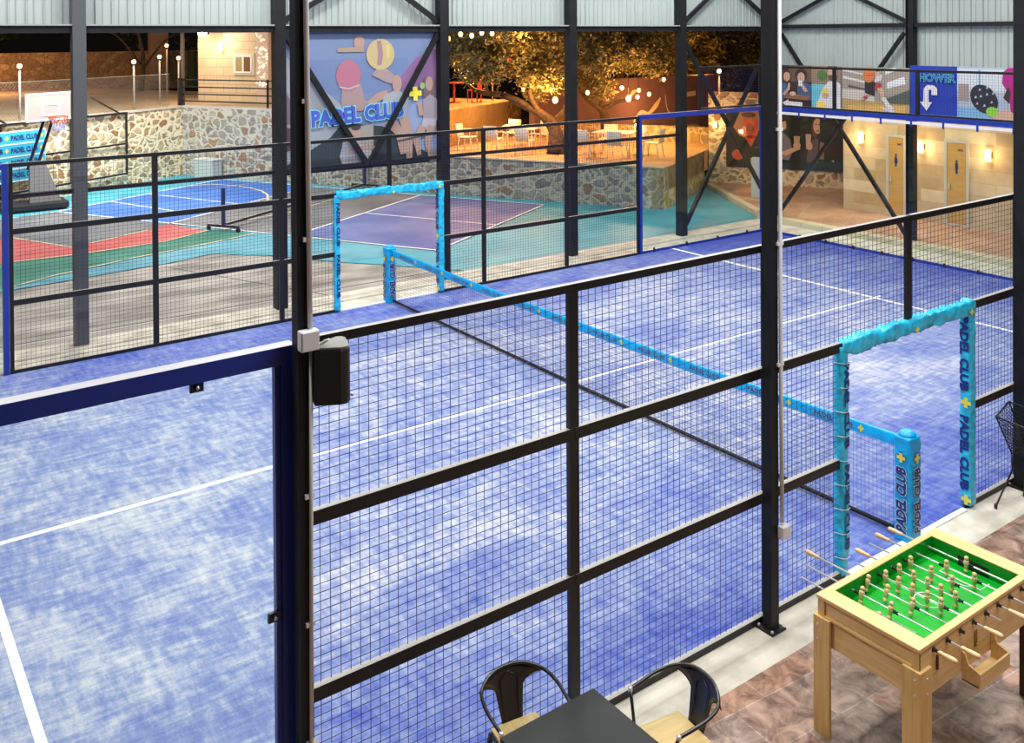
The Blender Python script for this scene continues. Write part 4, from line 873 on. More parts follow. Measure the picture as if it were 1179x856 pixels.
def metal_armchair(loc, rz, label):
    t = thing('metal_armchair', label, 'chair', loc, rz, 'cafe armchairs')
    MB().prism([(-0.17, -0.18, 0.455), (0.17, -0.18, 0.455), (0.155, 0.16, 0.455), (-0.155, 0.16, 0.455)], (0, 0, 0.02)).build('seat', mat_wood('seat_wood', (0.50, 0.36, 0.14), (0.62, 0.46, 0.20), 'Y') if 'seat_wood' not in MATS else MATS['seat_wood'], t, world=False, bevel=0.004)
    MB().bb(-0.165, 0.165, -0.175, 0.155, 0.43, 0.455).build('seat_frame', M_CHB, t, world=False)
    rp = catmull([(-0.238, -0.15, 0.665), (-0.245, -0.06, 0.68), (-0.247, 0.05, 0.70), (-0.215, 0.16, 0.722), (-0.12, 0.225, 0.755), (0, 0.245, 0.765), (0.12, 0.225, 0.755), (0.215, 0.16, 0.722), (0.247, 0.05, 0.70), (0.245, -0.06, 0.68), (0.238, -0.15, 0.665)])
    MB().tube(rp, 0.0115, 8).build('arm_rim', M_CHB, t, world=False)
    # splat: curved sheet, narrow at the seat, spreading to meet the rim
    mb = MB(); mb.smooth = True; vs = []; fs = []; nz = 14; nx = 6
    for i in range(nz + 1):
        f = i / nz; z = 0.44 + 0.328 * f; hw = 0.066 + 0.045 * f + 0.11 * max(0, f - 0.66) ** 1.2 * 4
        for j in range(nx + 1):
            u_ = -1 + 2 * j / nx; x = u_ * hw
            yb = 0.16 + 0.085 * f ** 0.8 - (x * x) * 1.5
            zz = z - (x * x) * 1.1 * f
            vs.append((x, yb, zz))
    for i in range(nz):
        for j in range(nx): a = i * (nx + 1) + j; fs.append((a, a + 1, a + nx + 2, a + nx + 1))
    mb.add(vs, fs); o = mb.build('backrest', M_CHB, t, world=False); sol = o.modifiers.new('thickness', 'SOLIDIFY'); sol.thickness = 0.006
    em = MB(); em.tube([(-0.05, 0.168, 0.50), (-0.055, 0.20, 0.62), (-0.06, 0.218, 0.70), (0, 0.235, 0.735), (0.06, 0.218, 0.70), (0.055, 0.20, 0.62), (0.05, 0.168, 0.50)], 0.003, 5); em.build('pressed_ridge', M_CHB, o, world=False)
    for s_ in (-1, 1):
        MB().tube([(s_ * 0.238, -0.15, 0.67), (s_ * 0.175, -0.165, 0.47)], 0.0105, 8).build('arm_support', M_CHB, t, world=False)
        b = MB().lathe((s_ * 0.238, -0.15, 0.665), (0, 0, 1), [(-0.014, 0.014), (0.012, 0.014)], 10).build('arm_cap', M_CHROME, t, world=False)
        for y_, dy in ((-0.17, -0.06), (0.15, 0.08)):
            MB().bar((s_ * 0.155, y_, 0.45), (s_ * 0.215, y_ + dy, 0.0), 0.03, 0.02, (0, 1, 0)).build('leg', M_CHB, t, world=False)
    return t
metal_armchair((-4.71, -0.42, 0), radians(-8), 'black metal armchair tucked between the dark table and the court fence')
metal_armchair((-3.99, -0.95, 0), radians(-97), 'black metal armchair with wooden seat, right of the dark table')
# wire chair at right edge
t = thing('wire_chair', 'black wire lattice chair at the right edge on thin splayed legs', 'chair', (1.5, -0.45, 0))
fr = MB(); q = {'bl': (1.12, -0.25, 0.95), 'br': (1.55, -0.16, 0.97), 'fl': (1.50, -0.78, 0.74), 'kl': (1.40, -0.26, 0.52), 'kr': (1.72, -0.22, 0.52), 'sf': (1.55, -0.66, 0.50), 'sr': (1.85, -0.62, 0.50), 'fr': (1.95, -0.70, 0.76)}
for a, b in (('bl', 'br'), ('bl', 'fl'), ('bl', 'kl'), ('br', 'fr'), ('br', 'kr'), ('kl', 'sf'), ('kl', 'kr'), ('kr', 'sr'), ('sf', 'sr'), ('fl', 'sf'), ('fr', 'sr')): fr.tube([q[a], q[b]], 0.008, 6)
fr.build('frame', M_CHB, t)
def lattice(mb, A_, B2, C2, D2, n):
    A_, B2, C2, D2 = map(Vector, (A_, B2, C2, D2))
    def P(u, v): return (A_ * (1 - u) + B2 * u) * (1 - v) + (D2 * (1 - u) + C2 * u) * v
    for i in range(-n, n):
        for sgn in (1, -1):
            pts = []
            for k_ in range(n + 1):
                v = k_ / n; u = (i + k_) / n
                if sgn < 0: u = 1 - u
                if -1e-6 <= u <= 1 + 1e-6: pts.append(P(min(max(u, 0), 1), v))
            if len(pts) > 1: mb.tube([pts[0], pts[-1]], 0.003, 4)
lw = MB(); lattice(lw, q['bl'], q['br'], q['kr'], q['kl'], 8); lw.build('back_lattice', M_CHB, t)
lw = MB(); lattice(lw, q['bl'], q['fl'], q['sf'], q['kl'], 8); lattice(lw, q['br'], q['fr'], q['sr'], q['kr'], 8); lw.build('side_lattice', M_CHB, t)
lw = MB(); lattice(lw, q['kl'], q['kr'], q['sr'], q['sf'], 8); lw.build('seat_lattice', M_CHB, t)
for a, k2, b in (('kl', (1.40, -0.27, 0.36), (1.21, -0.20, 0.02)), ('kr', (1.72, -0.24, 0.36), (1.68, -0.25, 0.02)), ('sf', (1.55, -0.62, 0.36), (1.42, -0.75, 0.02)), ('sr', (1.82, -0.60, 0.36), (1.95, -0.72, 0.02))):
    L1 = MB().tube([q[a], k2, b], 0.009, 6).build('leg', M_CHB, t)
    MB().lathe(b, (0, 0, 1), [(-0.02, 0.014), (0.0, 0.018), (0.03, 0.014)], 8).build('foot', M_CHB, L1)

# ================================================================== SPORT COURT SIDE
P1 = Vector((1.95, 28.41, 0)); PC = Vector((10.1, 13.43, 0))
def wallprism(pts, z0, z1): m = MB(); m.prism([(p[0], p[1], z0) for p in pts], (0, 0, z1 - z0)); return m
WU = (PC - P1).normalized(); PS = P1 + WU * 9.3          # step from high ground to terrace
LW0 = Vector((-12, 20.1, 0)); LWd = (P1 - LW0).normalized()
struct(wallprism([LW0, P1, P1 - WU * 0.35, LW0 - WU * 0.4], 0, 2.30).build('wall_left', M_STONE, recalc=True))
struct(wallprism([P1, PS, PS + V * 0.35, P1 + V * 0.35], 0, 2.30).build('wall_far', M_STONEG, recalc=True))
T1 = PC + V * 4.2
struct(wallprism([PS, PC, PC + V * 0.35, PS + V * 0.35], 0, 1.10).build('wall_terrace', M_STONEG, recalc=True))
struct(wallprism([PC, T1, T1 - WU * 0.35, PC - WU * 0.35], 0, 1.10).build('wall_terrace_side', M_STONEO, recalc=True))
struct(wallprism([PC - WU * 0.03 + V * 0.02, PC + WU * 0.01 - V * 0.01, PC + V * 0.28 + WU * 0.01, PC + V * 0.28 - WU * 0.2], 0.0, 1.105).build('wall_quoin', M_STONEO, recalc=True))
k = MB()
k.prism([P1 + Vector((0, 0, 2.30)) - WU * 0.4, PS + Vector((0, 0, 2.30)), PS + V * 0.4 + Vector((0, 0, 2.3)), P1 + V * 0.4 + Vector((0, 0, 2.30)) - WU * 0.4], (0, 0, 0.06))
k.prism([LW0 + Vector((0, 0, 2.3)) + WU * 0.04, P1 + Vector((0, 0, 2.3)) + WU * 0.04, P1 - WU * 0.38 + Vector((0, 0, 2.3)), LW0 - WU * 0.4 + Vector((0, 0, 2.3))], (0, 0, 0.05))
k.prism([PS + Vector((0, 0, 1.10)) - V * 0.03, PC - V * 0.03 + Vector((0, 0, 1.10)), PC + V * 0.3 + Vector((0, 0, 1.10)), PS + V * 0.3 + Vector((0, 0, 1.10))], (0, 0, 0.04))
struct(k.build('trim_5', mat('coping_stone', (0.50, 0.46, 0.40), rough=0.85, var=0.1, scale=2), recalc=True))
M_TERR = mat('terrace_paving', (0.52, 0.36, 0.20), col2=(0.60, 0.43, 0.26), scale=1.5, rough=0.75)
m = wallprism([PS + V * 0.3, PC + V * 0.3, PC + V * 4.0, T1 + V * 3, T1 + V * 14 - WU * 5, PS + V * 16], 0.5, 1.12).build('terrace_floor', M_TERR, recalc=True); struct(m)
# high ground behind walls
M_SAND = mat('packed_earth', (0.36, 0.26, 0.15), col2=(0.44, 0.34, 0.21), scale=0.7, rough=0.9)
m = wallprism([LW0 - WU * 0.35, P1 - WU * 0.35, P1 + V * 0.3 - WU * 0.3, PS + V * 0.35, PS + V * 6.2, PS + V * 8 - WU * 22, LW0 - WU * 30], 1.0, 2.30).build('high_ground', M_SAND, recalc=True); struct(m)
SA = PS + V * 0.3; SB = PS + V * 7.4
struct(wallprism([SA, SB, SB - WU * 0.4, SA - WU * 0.4], 1.12, 2.32).build('wall_step', M_STONEO, recalc=True))
struct(wallprism([SB, SB - WU * 8, SB - WU * 8 - V * 1.2, SB - V * 1.2], 1.12, 2.31).build('wall_step_end', M_STONEO, recalc=True))
# terrace rear low wall and painted plum wall behind it
RA = T1 - WU * 0.1 + V * 1.0
struct(wallprism([PC + V * 6.2 - WU * 6.5, PC + V * 6.2 + WU * 1.0, PC + V * 6.6 + WU * 1.0, PC + V * 6.6 - WU * 6.5], 1.0, 1.62).build('wall_low_rear', M_STONEO, recalc=True))
M_PLUM = mat('plum_wall_paint', (0.15, 0.085, 0.12), col2=(0.21, 0.12, 0.17), scale=0.8, rough=0.8)
struct(MB().bb(12.2, 21.6, 22.0, 22.3, 1.0, 3.05).build('wall_plum', M_PLUM))
t = thing('wall_painting', 'white brush strokes painted on the plum wall behind the terrace', 'wall painting', (18.5, 21.97, 1.5))
sw = MB(); M_CREAMP = mat('cream_wall_paint', (0.74, 0.62, 0.48), rough=0.8)
def stroke(pts, ws):
    c = catmull([(x, 21.985, z) for x, z in pts], 5); n_ = len(c)
    L_, R_ = [], []
    for i, p in enumerate(c):
        d = (c[min(i + 1, n_ - 1)] - c[max(i - 1, 0)]).normalized(); nn = Vector((-d.z, 0, d.x)); f = i / (n_ - 1) * (len(ws) - 1); k_ = min(int(f), len(ws) - 2); w_ = ws[k_] + (ws[k_ + 1] - ws[k_]) * (f - k_)
        L_.append(p + nn * w_ / 2); R_.append(p - nn * w_ / 2)
    for i in range(n_ - 1): sw.poly([L_[i], R_[i], R_[i + 1], L_[i + 1]])
stroke([(16.9, 1.35), (17.3, 1.72), (17.7, 1.66), (18.1, 1.95), (18.35, 2.25)], [0.08, 0.16, 0.12, 0.22, 0.05])
stroke([(18.6, 2.35), (18.7, 1.8), (19.0, 1.52), (19.4, 1.62), (19.6, 1.95), (19.35, 2.0), (19.4, 2.25), (19.8, 2.3), (20.3, 2.34)], [0.03, 0.05, 0.1, 0.18, 0.14, 0.1, 0.12, 0.18, 0.2])
stroke([(16.7, 2.3), (16.9, 2.5), (17.1, 2.56)], [0.05, 0.16, 0.05])
stroke([(19.3, 0.95), (19.5, 1.2), (19.4, 1.35)], [0.06, 0.14, 0.05])
sw.build('brush_strokes', M_CREAMP, t)

# mural wall facing the patio
MW0 = T1 + Vector((0.35, 0.15, 0)); MWe = Vector((17.6, 9.85, 0)); MN = Vector((-0.879, -0.477, 0))
struct(wallprism([MW0, MWe, MWe - MN * 0.4, MW0 - MN * 0.4], 0.1, 2.9).build('wall_mural', M_STONE, recalc=True))
mo = Vector((14.75, 15.1, 0.66)) + MN * 0.03; mw = 3.62; mh = 1.75
md = (MWe - MW0).normalized()
mo = MW0 + md * 0.55 + MN * 0.03; mo.z = 0.62
t = thing('wall_mural_print', 'dark photo mural of people raising drinks, on the low stone wall beside the changing rooms', 'mural', tuple(mo))
MB().bar(mo + md * mw / 2 - MN * 0.015 + Vector((0, 0, mh / 2)), mo + md * mw / 2 + Vector((0, 0, mh / 2)), mw, mh).build('panel', mat('mural_back', (0.02, 0.02, 0.02)), t)
DK = (0.03, 0.027, 0.027); SH = (0.24, 0.23, 0.30); SK0 = SK; SK = (0.78, 0.50, 0.36)
ms = [(DK, R1(0, 0, 1, 1)), ((0.05, 0.055, 0.03), R1(0.55, 0.55, 1, 1)), ((0.03, 0.04, 0.03), R1(0.40, 0.6, 0.6, 1)), ((0.03, 0.04, 0.06), R1(0.3, 0.0, 1, 0.12)),
      ((0.42, 0.20, 0.12), [(0.06, 0.7), (0.12, 0.98), (0.27, 1.0), (0.29, 0.7), (0.22, 0.5), (0.12, 0.55)]), ((0.60, 0.09, 0.05), [(0.13, 0.62), (0.15, 0.86), (0.2, 0.9), (0.26, 0.84), (0.27, 0.62), (0.21, 0.36)]), ((0.30, 0.04, 0.03), ell(0.2, 0.7, 0.035, 0.07)), ((0.28, 0.03, 0.03), ell(0.21, 0.54, 0.045, 0.025)), ((0.10, 0.05, 0.04), ell(0.19, 0.92, 0.06, 0.045)),
      ((0.56, 0.12, 0.07), ell(0.10, 0.22, 0.05, 0.09)), ((0.55, 0.10, 0.06), ell(0.26, 0.08, 0.04, 0.07)), ((0.20, 0.14, 0.12), limb([(0.24, 0.36), (0.30, 0.36), (0.30, 0.22)], [0.02, 0.03, 0.02])),
      # man
      (SH, [(0.42, 0.18), (0.42, 0.6), (0.47, 0.64), (0.53, 0.52), (0.55, 0.30), (0.52, 0.16)]), (SK, ell(0.465, 0.76, 0.035, 0.12)), (HAIR, ell(0.465, 0.87, 0.037, 0.05)), (HAIR, ell(0.465, 0.67, 0.024, 0.035)), (SK, limb([(0.47, 0.26), (0.55, 0.34), (0.60, 0.38)], [0.07, 0.06, 0.05])), ((0.60, 0.48, 0.34), [(0.565, 0.34), (0.60, 0.34), (0.61, 0.58), (0.56, 0.58)]), (SK, ell(0.585, 0.42, 0.03, 0.06)),
      # woman
      ((0.14, 0.07, 0.04), ell(0.76, 0.72, 0.06, 0.22)), ((0.16, 0.12, 0.15), [(0.66, 0.14), (0.68, 0.48), (0.74, 0.55), (0.82, 0.5), (0.86, 0.34), (0.86, 0.14)]), (SK, ell(0.75, 0.76, 0.035, 0.13)), ((0.08, 0.03, 0.02), ell(0.738, 0.79, 0.006, 0.012)), ((0.08, 0.03, 0.02), ell(0.762, 0.79, 0.006, 0.012)), ((0.40, 0.08, 0.08), ell(0.75, 0.68, 0.012, 0.014)), ((0.64, 0.50, 0.42), [(0.66, 0.36), (0.69, 0.38), (0.70, 0.62), (0.655, 0.62)]), (SK, ell(0.685, 0.42, 0.025, 0.07)), ((0.30, 0.22, 0.24), [(0.76, 0.2), (0.77, 0.5), (0.80, 0.48), (0.8, 0.2)]),
      ((0.46, 0.40, 0.42), [(0.88, 0.14), (0.87, 0.42), (0.93, 0.62), (1, 0.6), (1, 0.1)]), ((0.20, 0.04, 0.04), [(0.94, 0.1), (0.95, 0.5), (1, 0.5), (1, 0.1)]), (SK, limb([(0.88, 0.2), (0.94, 0.12)], [0.06, 0.05]))]
art('printed_picture', mo, md, (0, 0, 1), mw, mh, ms, t, 0.002)

# changing rooms building
BX = 13.6
struct(MB().bb(BX, BX + 5, 1.0, 10.33, 0.1, 3.2).build('wall_changing_rooms', M_BLOCK))
def wc_door(y0, y1, label, woman):
    t = thing('changing_room_door', label, 'door', (BX, (y0 + y1) / 2, 0.12), 0, 'changing room doors')
    fw = 0.07; fr = MB(); fr.bb(BX - 0.04, BX - 0.001, y0, y0 + fw, 0.12, 2.16); fr.bb(BX - 0.04, BX - 0.001, y1 - fw, y1, 0.12, 2.16); fr.bb(BX - 0.04, BX - 0.001, y0 + fw, y1 - fw, 2.09, 2.16); fr.bb(BX - 0.04, BX - 0.001, y0 + fw, y1 - fw, 0.12, 0.17)
    fr.build('door_frame', mat('pale_aluminium', (0.55, 0.56, 0.52), rough=0.35), t)
    d = MB().bb(BX - 0.03, BX - 0.001, y0 + fw, y1 - fw, 0.17, 2.09).build('door_leaf', mat('ochre_door', (0.56, 0.36, 0.11), rough=0.25, spec=0.6, var=0.06, scale=3, stretch=(1, 1, 6)), t)
    MB().box((BX - 0.055, y1 - 0.14, 1.05), (0.04, 0.03, 0.14)).build('door_handle', M_CHROME, d)
    yc = (y0 + y1) / 2
    tagged_text(d, 'lettering', 'WC', (BX - 0.0305, yc - 0.10, 1.92), (0, -1, 0), (0, 0, 1), 0.14, 0.06, M_NAVY)
    f = MB(); x = BX - 0.034
    f.lathe((x, yc, 1.66), (-1, 0, 0), [(0, 0.028), (0.002, 0.028)], 12)
    if woman: f.poly([(x, yc + 0.05, 1.45), (x, yc - 0.05, 1.45), (x, yc - 0.02, 1.62), (x, yc + 0.02, 1.62)]); f.bb(x - 0.001, x, yc - 0.02, yc + 0.02, 1.36, 1.45)
    else: f.bb(x - 0.001, x, yc - 0.035, yc + 0.035, 1.48, 1.62); f.bb(x - 0.001, x, yc - 0.025, yc + 0.025, 1.36, 1.48)
    f.build('figure_symbol', M_NAVY, d)
wc_door(8.50, 9.05, 'ochre changing room door left of the middle right end column', True)
wc_door(6.88, 7.50, 'ochre changing room door right of the middle right end column', False)
def sconce(c, nrm, label, e=14, sz=1.0, es=6):
    c = Vector(c); nrm = Vector(nrm)
    t = thing('wall_sconce', label, 'wall lamp', tuple(c), group='wall sconces')
    MB().box(c + nrm * 0.02, (0.04 if abs(nrm.x) > .5 else 0.1, 0.1 if abs(nrm.x) > .5 else 0.04, 0.14)).build('back_plate', M_BLACK, t)
    g = MB(); g.lathe(c + nrm * 0.09 - Vector((0, 0, 0.11 * sz)), (0, 0, 1), [(0, 0.035 * sz), (0.02, 0.05 * sz), (0.2 * sz, 0.05 * sz), (0.22 * sz, 0.03 * sz)], 12)
    g.build('glowing_shade', emis('sconce_glow', (1.0, 0.55, 0.14), es), t)
    ld = bpy.data.lights.new('sconce_light', 'POINT'); ld.energy = e; ld.color = (1.0, 0.60, 0.26); ld.shadow_soft_size = 0.06
    lo_ = bpy.data.objects.new('sconce_light', ld); lo_.location = nrm * 0.22 ; lo_.parent = t; COL.objects.link(lo_)
    return t
sconce((BX, 9.74, 2.02), (-1, 0, 0), 'glowing sconce left of both changing room doors', sz=1.3)
sconce((BX, 8.07, 1.92), (-1, 0, 0), 'glowing sconce between the two changing room doors', sz=1.3)
sconce((BX, 6.4, 1.88), (-1, 0, 0), 'glowing sconce right of both changing room doors', sz=1.3)
sconce(MW0 + md * 0.25 + MN * 0.02 + Vector((0, 0, 1.9)), MN, 'glowing sconce at the left end of the drinks mural', 9, 0.8)
t = thing('utility_cabinet', 'tall pale grey cabinet standing on the patio behind the hall corner', 'cabinet', (13.2, 12.55, 0.11), radians(-61))
MB().bb(-0.4, 0.4, -0.15, 0.15, 0.0, 1.12).build('cabinet_body', mat('pale_grey_enamel', (0.45, 0.50, 0.50), rough=0.5), t, world=False, bevel=0.01)
for x_ in (-0.39, 0.01): MB().bb(x_, x_ + 0.38, -0.165, -0.15, 0.03, 1.09).build('cabinet_door', MATS['pale_grey_enamel'], t, world=False, bevel=0.004)

# grey box at the wall corner
t = thing('utility_box', 'grey utility box standing at the inner corner of the stone walls', 'box', (2.5, 27.12, 0.0), radians(-61.5))
MB().bb(-0.35, 0.45, -0.45, 0.0, 0.02, 0.62).build('box_body', mat('dull_grey_green', (0.42, 0.47, 0.45), rough=0.6), t, world=False, bevel=0.01)
MB().bb(-0.37, 0.47, -0.47, 0.02, 0.62, 0.66).build('box_lid', mat('dull_grey_lid', (0.62, 0.66, 0.63), rough=0.6), t, world=False, bevel=0.005)

# metal practice frame on the left stone wall + club banner
LN = Vector((LWd.y, -LWd.x, 0))
def lw(s, z, off=0.12): return P1 - LWd * s + LN * off + Vector((0, 0, z))
t = thing('wall_net_frame', 'black steel practice frame standing out from the left stone wall', 'frame', tuple(lw(4, 0)))
f = MB()
for z in (2.32, 1.35, 0.4): f.bar(lw(2.62, z), lw(9.5, z), 0.06, 0.06)
for s_ in (2.62, 4.75, 7.1, 9.4): f.bar(lw(s_, 0.37), lw(s_, 2.35), 0.06, 0.06, (1, 0, 0))
f.build('bars', M_BLACK, t)
f = MB()
for s_ in (2.9, 4.1, 6.9): f.bar(lw(s_, 2.33), lw(s_ + 0.55, 2.85, -0.5), 0.05, 0.05)
f.build('top_braces', M_BLACK, t)
t = thing('club_banner', 'sky blue banner repeating PADEL CLUB on the left stone wall behind the hoop', 'banner', tuple(lw(7, 0.7, 0.2)))
bn0 = lw(5.73, 0.72, 0.19); dirb = -LWd
MB().bar(bn0 + dirb * 1.5 + Vector((0, 0, 0.70)), bn0 + dirb * 1.5 + Vector((0, 0, 0.70)) + LN * 0.01, 3.0, 1.40).build('vinyl_sheet', mat('club_sky_blue', (0.03, 0.45, 0.66), rough=0.4), t)
wl = MB(); tx = MB(); yl = MB()
rr = LWd; uu = Vector((0, 0, 1))
for i in range(5): z = 0.01 + i * 0.345; wl.bar(bn0 + Vector((0, 0, z)) + LN * 0.013, bn0 + dirb * 3.0 + Vector((0, 0, z)) + LN * 0.013, 0.006, 0.035)
wl.bar(bn0 + LN * 0.013, bn0 + Vector((0, 0, 1.4)) + LN * 0.013, 0.006, 0.035, LN)
for i in range(4):
    for s_ in (0.68, 1.8):
        c = bn0 + dirb * s_ + Vector((0, 0, 0.18 + i * 0.345)) + LN * 0.012
        tx = MB(); yl = MB(); put_text(tx, 'PADEL CLUB', c, rr, uu, 0.86, 0.15, 0.04, 0.004, ref=0.04); put_plus(yl, c + rr * 0.56, rr, uu, 0.06, 0.003); tx.build('lettering', M_NAVY, t); yl.build('plus_emblem', M_YEL, t)
wl.build('white_stripes', M_WHITE, t)

# basketball hoop
t = thing('basketball_hoop', 'portable basketball hoop with a grey padded stand, by the left stone wall', 'basketball hoop', (-3.3, 24.0, 0))
hx, hy = -2.98, 23.9
bbz0, bbz1 = 2.45, 3.2
Rb = Matrix.Rotation(radians(28), 3, 'Z'); bc = Vector((hx, hy, (bbz0 + bbz1) / 2))
def bl(x, y, z): return bc + Rb @ Vector((x, y, z))
b0 = MB().box(bl(0, 0, 0), (1.46, 0.03, 0.75), Rb).build('backboard', mat('clear_grey_acrylic', (0.36, 0.33, 0.32), rough=0.2), t)
fr = MB()
for z in (-0.36, 0.36): fr.box(bl(0, -0.012, z), (1.52, 0.03, 0.05), Rb)
for x in (-0.735, 0.735): fr.box(bl(x, -0.012, 0), (0.05, 0.03, 0.76), Rb)
for z in (-0.235, 0.06): fr.box(bl(0.02, -0.022, z), (0.55, 0.012, 0.035), Rb)
for x in (-0.24, 0.28): fr.box(bl(x, -0.022, -0.09), (0.035, 0.012, 0.3), Rb)
fr.build('white_border', M_WHITE, b0)
M_ORR = mat('orange_rim_paint', (0.65, 0.07, 0.03), rough=0.4)
cr_ = [bl(0.23 * cos(a * pi / 12) + 0.02, -0.33 + 0.23 * sin(a * pi / 12), -0.27) for a in range(24)]
rm = MB(); rm.tube(cr_, 0.014, 8, True); rm.bar(bl(0.02, -0.02, -0.30), bl(0.02, -0.12, -0.28), 0.16, 0.05); rm.build('rim', M_ORR, t)
nt_ = MB(); nt2 = MB()
for a in range(12):
    for s_ in (1, -1):
        def P(z, r, da): an = (a + da * s_) * pi / 6; return bl(r * cos(an) + 0.02, -0.33 + r * sin(an), -0.27 - z)
        (nt_).tube([P(0, 0.23, 0), P(0.10, 0.19, 0.5), P(0.20, 0.16, 1.0)], 0.008, 4)
        (nt2).tube([P(0.20, 0.16, 1.0), P(0.30, 0.14, 1.5), P(0.38, 0.14, 2.0)], 0.008, 4)
nt_.build('upper_net', mat('red_white_cord', (0.62, 0.22, 0.18), rough=0.8), t); nt2.build('lower_net', mat('blue_white_cord', (0.30, 0.34, 0.62), rough=0.8), t)
pp = MB()
for dx in (-0.10, 0.12): pp.bar((hx - 0.42 + dx, hy + 0.3, 1.1), (hx + dx, hy + 0.12, 2.55), 0.07, 0.07)
pp.bar((hx - 0.42, hy + 0.25, 1.0), (hx - 0.40, hy + 0.4, 0.2), 0.12, 0.12)
pp.build('support_arm', mat('dark_navy_steel', (0.012, 0.016, 0.04), rough=0.4), t)
MB().prism([(hx - 0.52, hy + 0.05, 0.2), (hx + 0.28, hy + 0.05, 0.2), (hx - 0.10, hy + 0.12, 1.28), (hx - 0.50, hy + 0.12, 1.28)], (0.02, 0.28, 0)).build('padding', mat('grey_pad', (0.17, 0.17, 0.165), rough=0.7), t, bevel=0.02, recalc=True)
MB().bb(hx - 1.2, hx + 0.42, hy - 0.25, hy + 0.7, 0.05, 0.22).build('base', M_RUBBER, t, bevel=0.03)
for x in (hx - 1.1, hx + 0.3): MB().lathe((x, hy - 0.2, 0.06), (1, 0, 0), [(0, 0.05), (0.05, 0.05)], 12).build('wheel', M_RUBBER, t)

# pickleball net frame on castors
t = thing('portable_net_frame', 'wheeled portable net frame with dark uprights crossing the sport court', 'net frame', (-0.22, 18.0, 0))
a = Vector((-0.25, 17.95, 0)); b = Vector((5.4, 21.65, 0)); dn = (b - a).normalized(); pn = Vector((dn.y, -dn.x, 0))
M_NVS = mat('navy_steel', (0.02, 0.03, 0.16), rough=0.4)
for p in (a, b):
    MB().bar(p + Vector((0, 0, 0.12)), p + Vector((0, 0, 1.05)), 0.08, 0.08).build('upright', M_NVS, t)
    ft = MB().bar(p - pn * 0.45 + Vector((0, 0, 0.14)), p + pn * 0.45 + Vector((0, 0, 0.14)), 0.05, 0.05).build('foot', M_BLACK, t)
    w_ = MB()
    for s_ in (-0.43, 0.43): w_.tube([p + pn * s_ - dn * 0.02 + Vector((0, 0, 0.06)), p + pn * s_ + dn * 0.02 + Vector((0, 0, 0.06))], 0.055, 12)
    w_.build('castor', M_RUBBER, ft)
MB().bar(a + Vector((0, 0, 0.16)), b + Vector((0, 0, 0.16)), 0.06, 0.06).build('ground_bar', M_BLACK, t)
MB().tube([a + Vector((0, 0, 1.03)), (a + b) / 2 + Vector((0, 0, 0.98)), b + Vector((0, 0, 1.03))], 0.012, 5).build('top_cord', mat('faded_cord', (0.35, 0.30, 0.33)), t)

# ================================================================== UPPER GROUND
def lamp_post(p, h, label, e=45, z0=2.30):
    p = Vector(p); t = thing('lamp_post', label, 'lamp post', (p.x, p.y, z0), group='lamp posts beyond the walls')
    MB().tube([(p.x, p.y, z0), (p.x, p.y, z0 + h)], 0.03, 8).build('pole', mat('galvanised_pole', (0.36, 0.34, 0.32), rough=0.5), t)
    MB().lathe((p.x, p.y, z0 + h), (0, 0, 1), [(0, 0.03), (0.02, 0.06), (0.05, 0.05)], 10).build('socket', M_BLACK, t)
    MB().ball((p.x, p.y, z0 + h + 0.11), 0.07, 8).build('bulb', emis('lamp_glow', (1.0, 0.45, 0.13), 9), t)
    ld = bpy.data.lights.new('lamp_light', 'POINT'); ld.energy = e; ld.color = (1.0, 0.55, 0.22); ld.shadow_soft_size = 0.1
    o = bpy.data.objects.new('lamp_light', ld); o.location = (0, -0.15, h + 0.3); o.parent = t; COL.objects.link(o)
def onw(s, back=0.2): p = P1 - LWd * s - WU * back; return p
lamp_post((-3.5, 25.35, 0), 1.5, 'lamp post on the stone wall left of the backboard', 60)
lamp_post((0.2, 27.75, 0), 1.5, 'slender lamp post on the stone wall near the middle of the dark fence', 40)
lamp_post((1.75, 30.4, 0), 1.6, 'lamp post just left of the railing corner', 25)
lamp_post((2.95, 32.2, 0), 1.5, 'lamp post at the left corner of the lit house', 25)
lamp_post((3.6, 36.0, 0), 1.95, 'lamp post farther back behind the left corner of the lit house', 30)

t = thing('metal_railing', 'dark four bar railing above the stone wall before the lit house', 'railing', tuple(P1 + Vector((0, 0, 2.36))))
ra = P1 + V * 0.1 - WU * 0.2; rb = PS + V * 0.1
for z in (2.52, 2.76, 3.0, 3.25): MB().bar(ra + Vector((0, 0, z)), rb + Vector((0, 0, z)), 0.04, 0.04).build('bar', M_STEEL, t)
MB().bar(ra + Vector((0, 0, 2.36)), ra + Vector((0, 0, 3.3)), 0.14, 0.14, (1, 0, 0)).build('post', M_STEEL, t)
for s_ in (3.8, 7.5): MB().bar(ra + WU * s_ + Vector((0, 0, 2.36)), ra + WU * s_ + Vector((0, 0, 3.3)), 0.06, 0.06, (1, 0, 0)).build('post', M_STEEL, t)
tag(MB().tube([ra + Vector((0, 0, 2.3)) + V * 0.12, ra + Vector((0, 0, 5.4)) + V * 0.12], 0.07, 10).build('flood_mast', mat('brown_pole', (0.10, 0.07, 0.05), rough=0.6), loc=tuple(ra)), 'tall brown mast rising at the railing corner', 'pole')

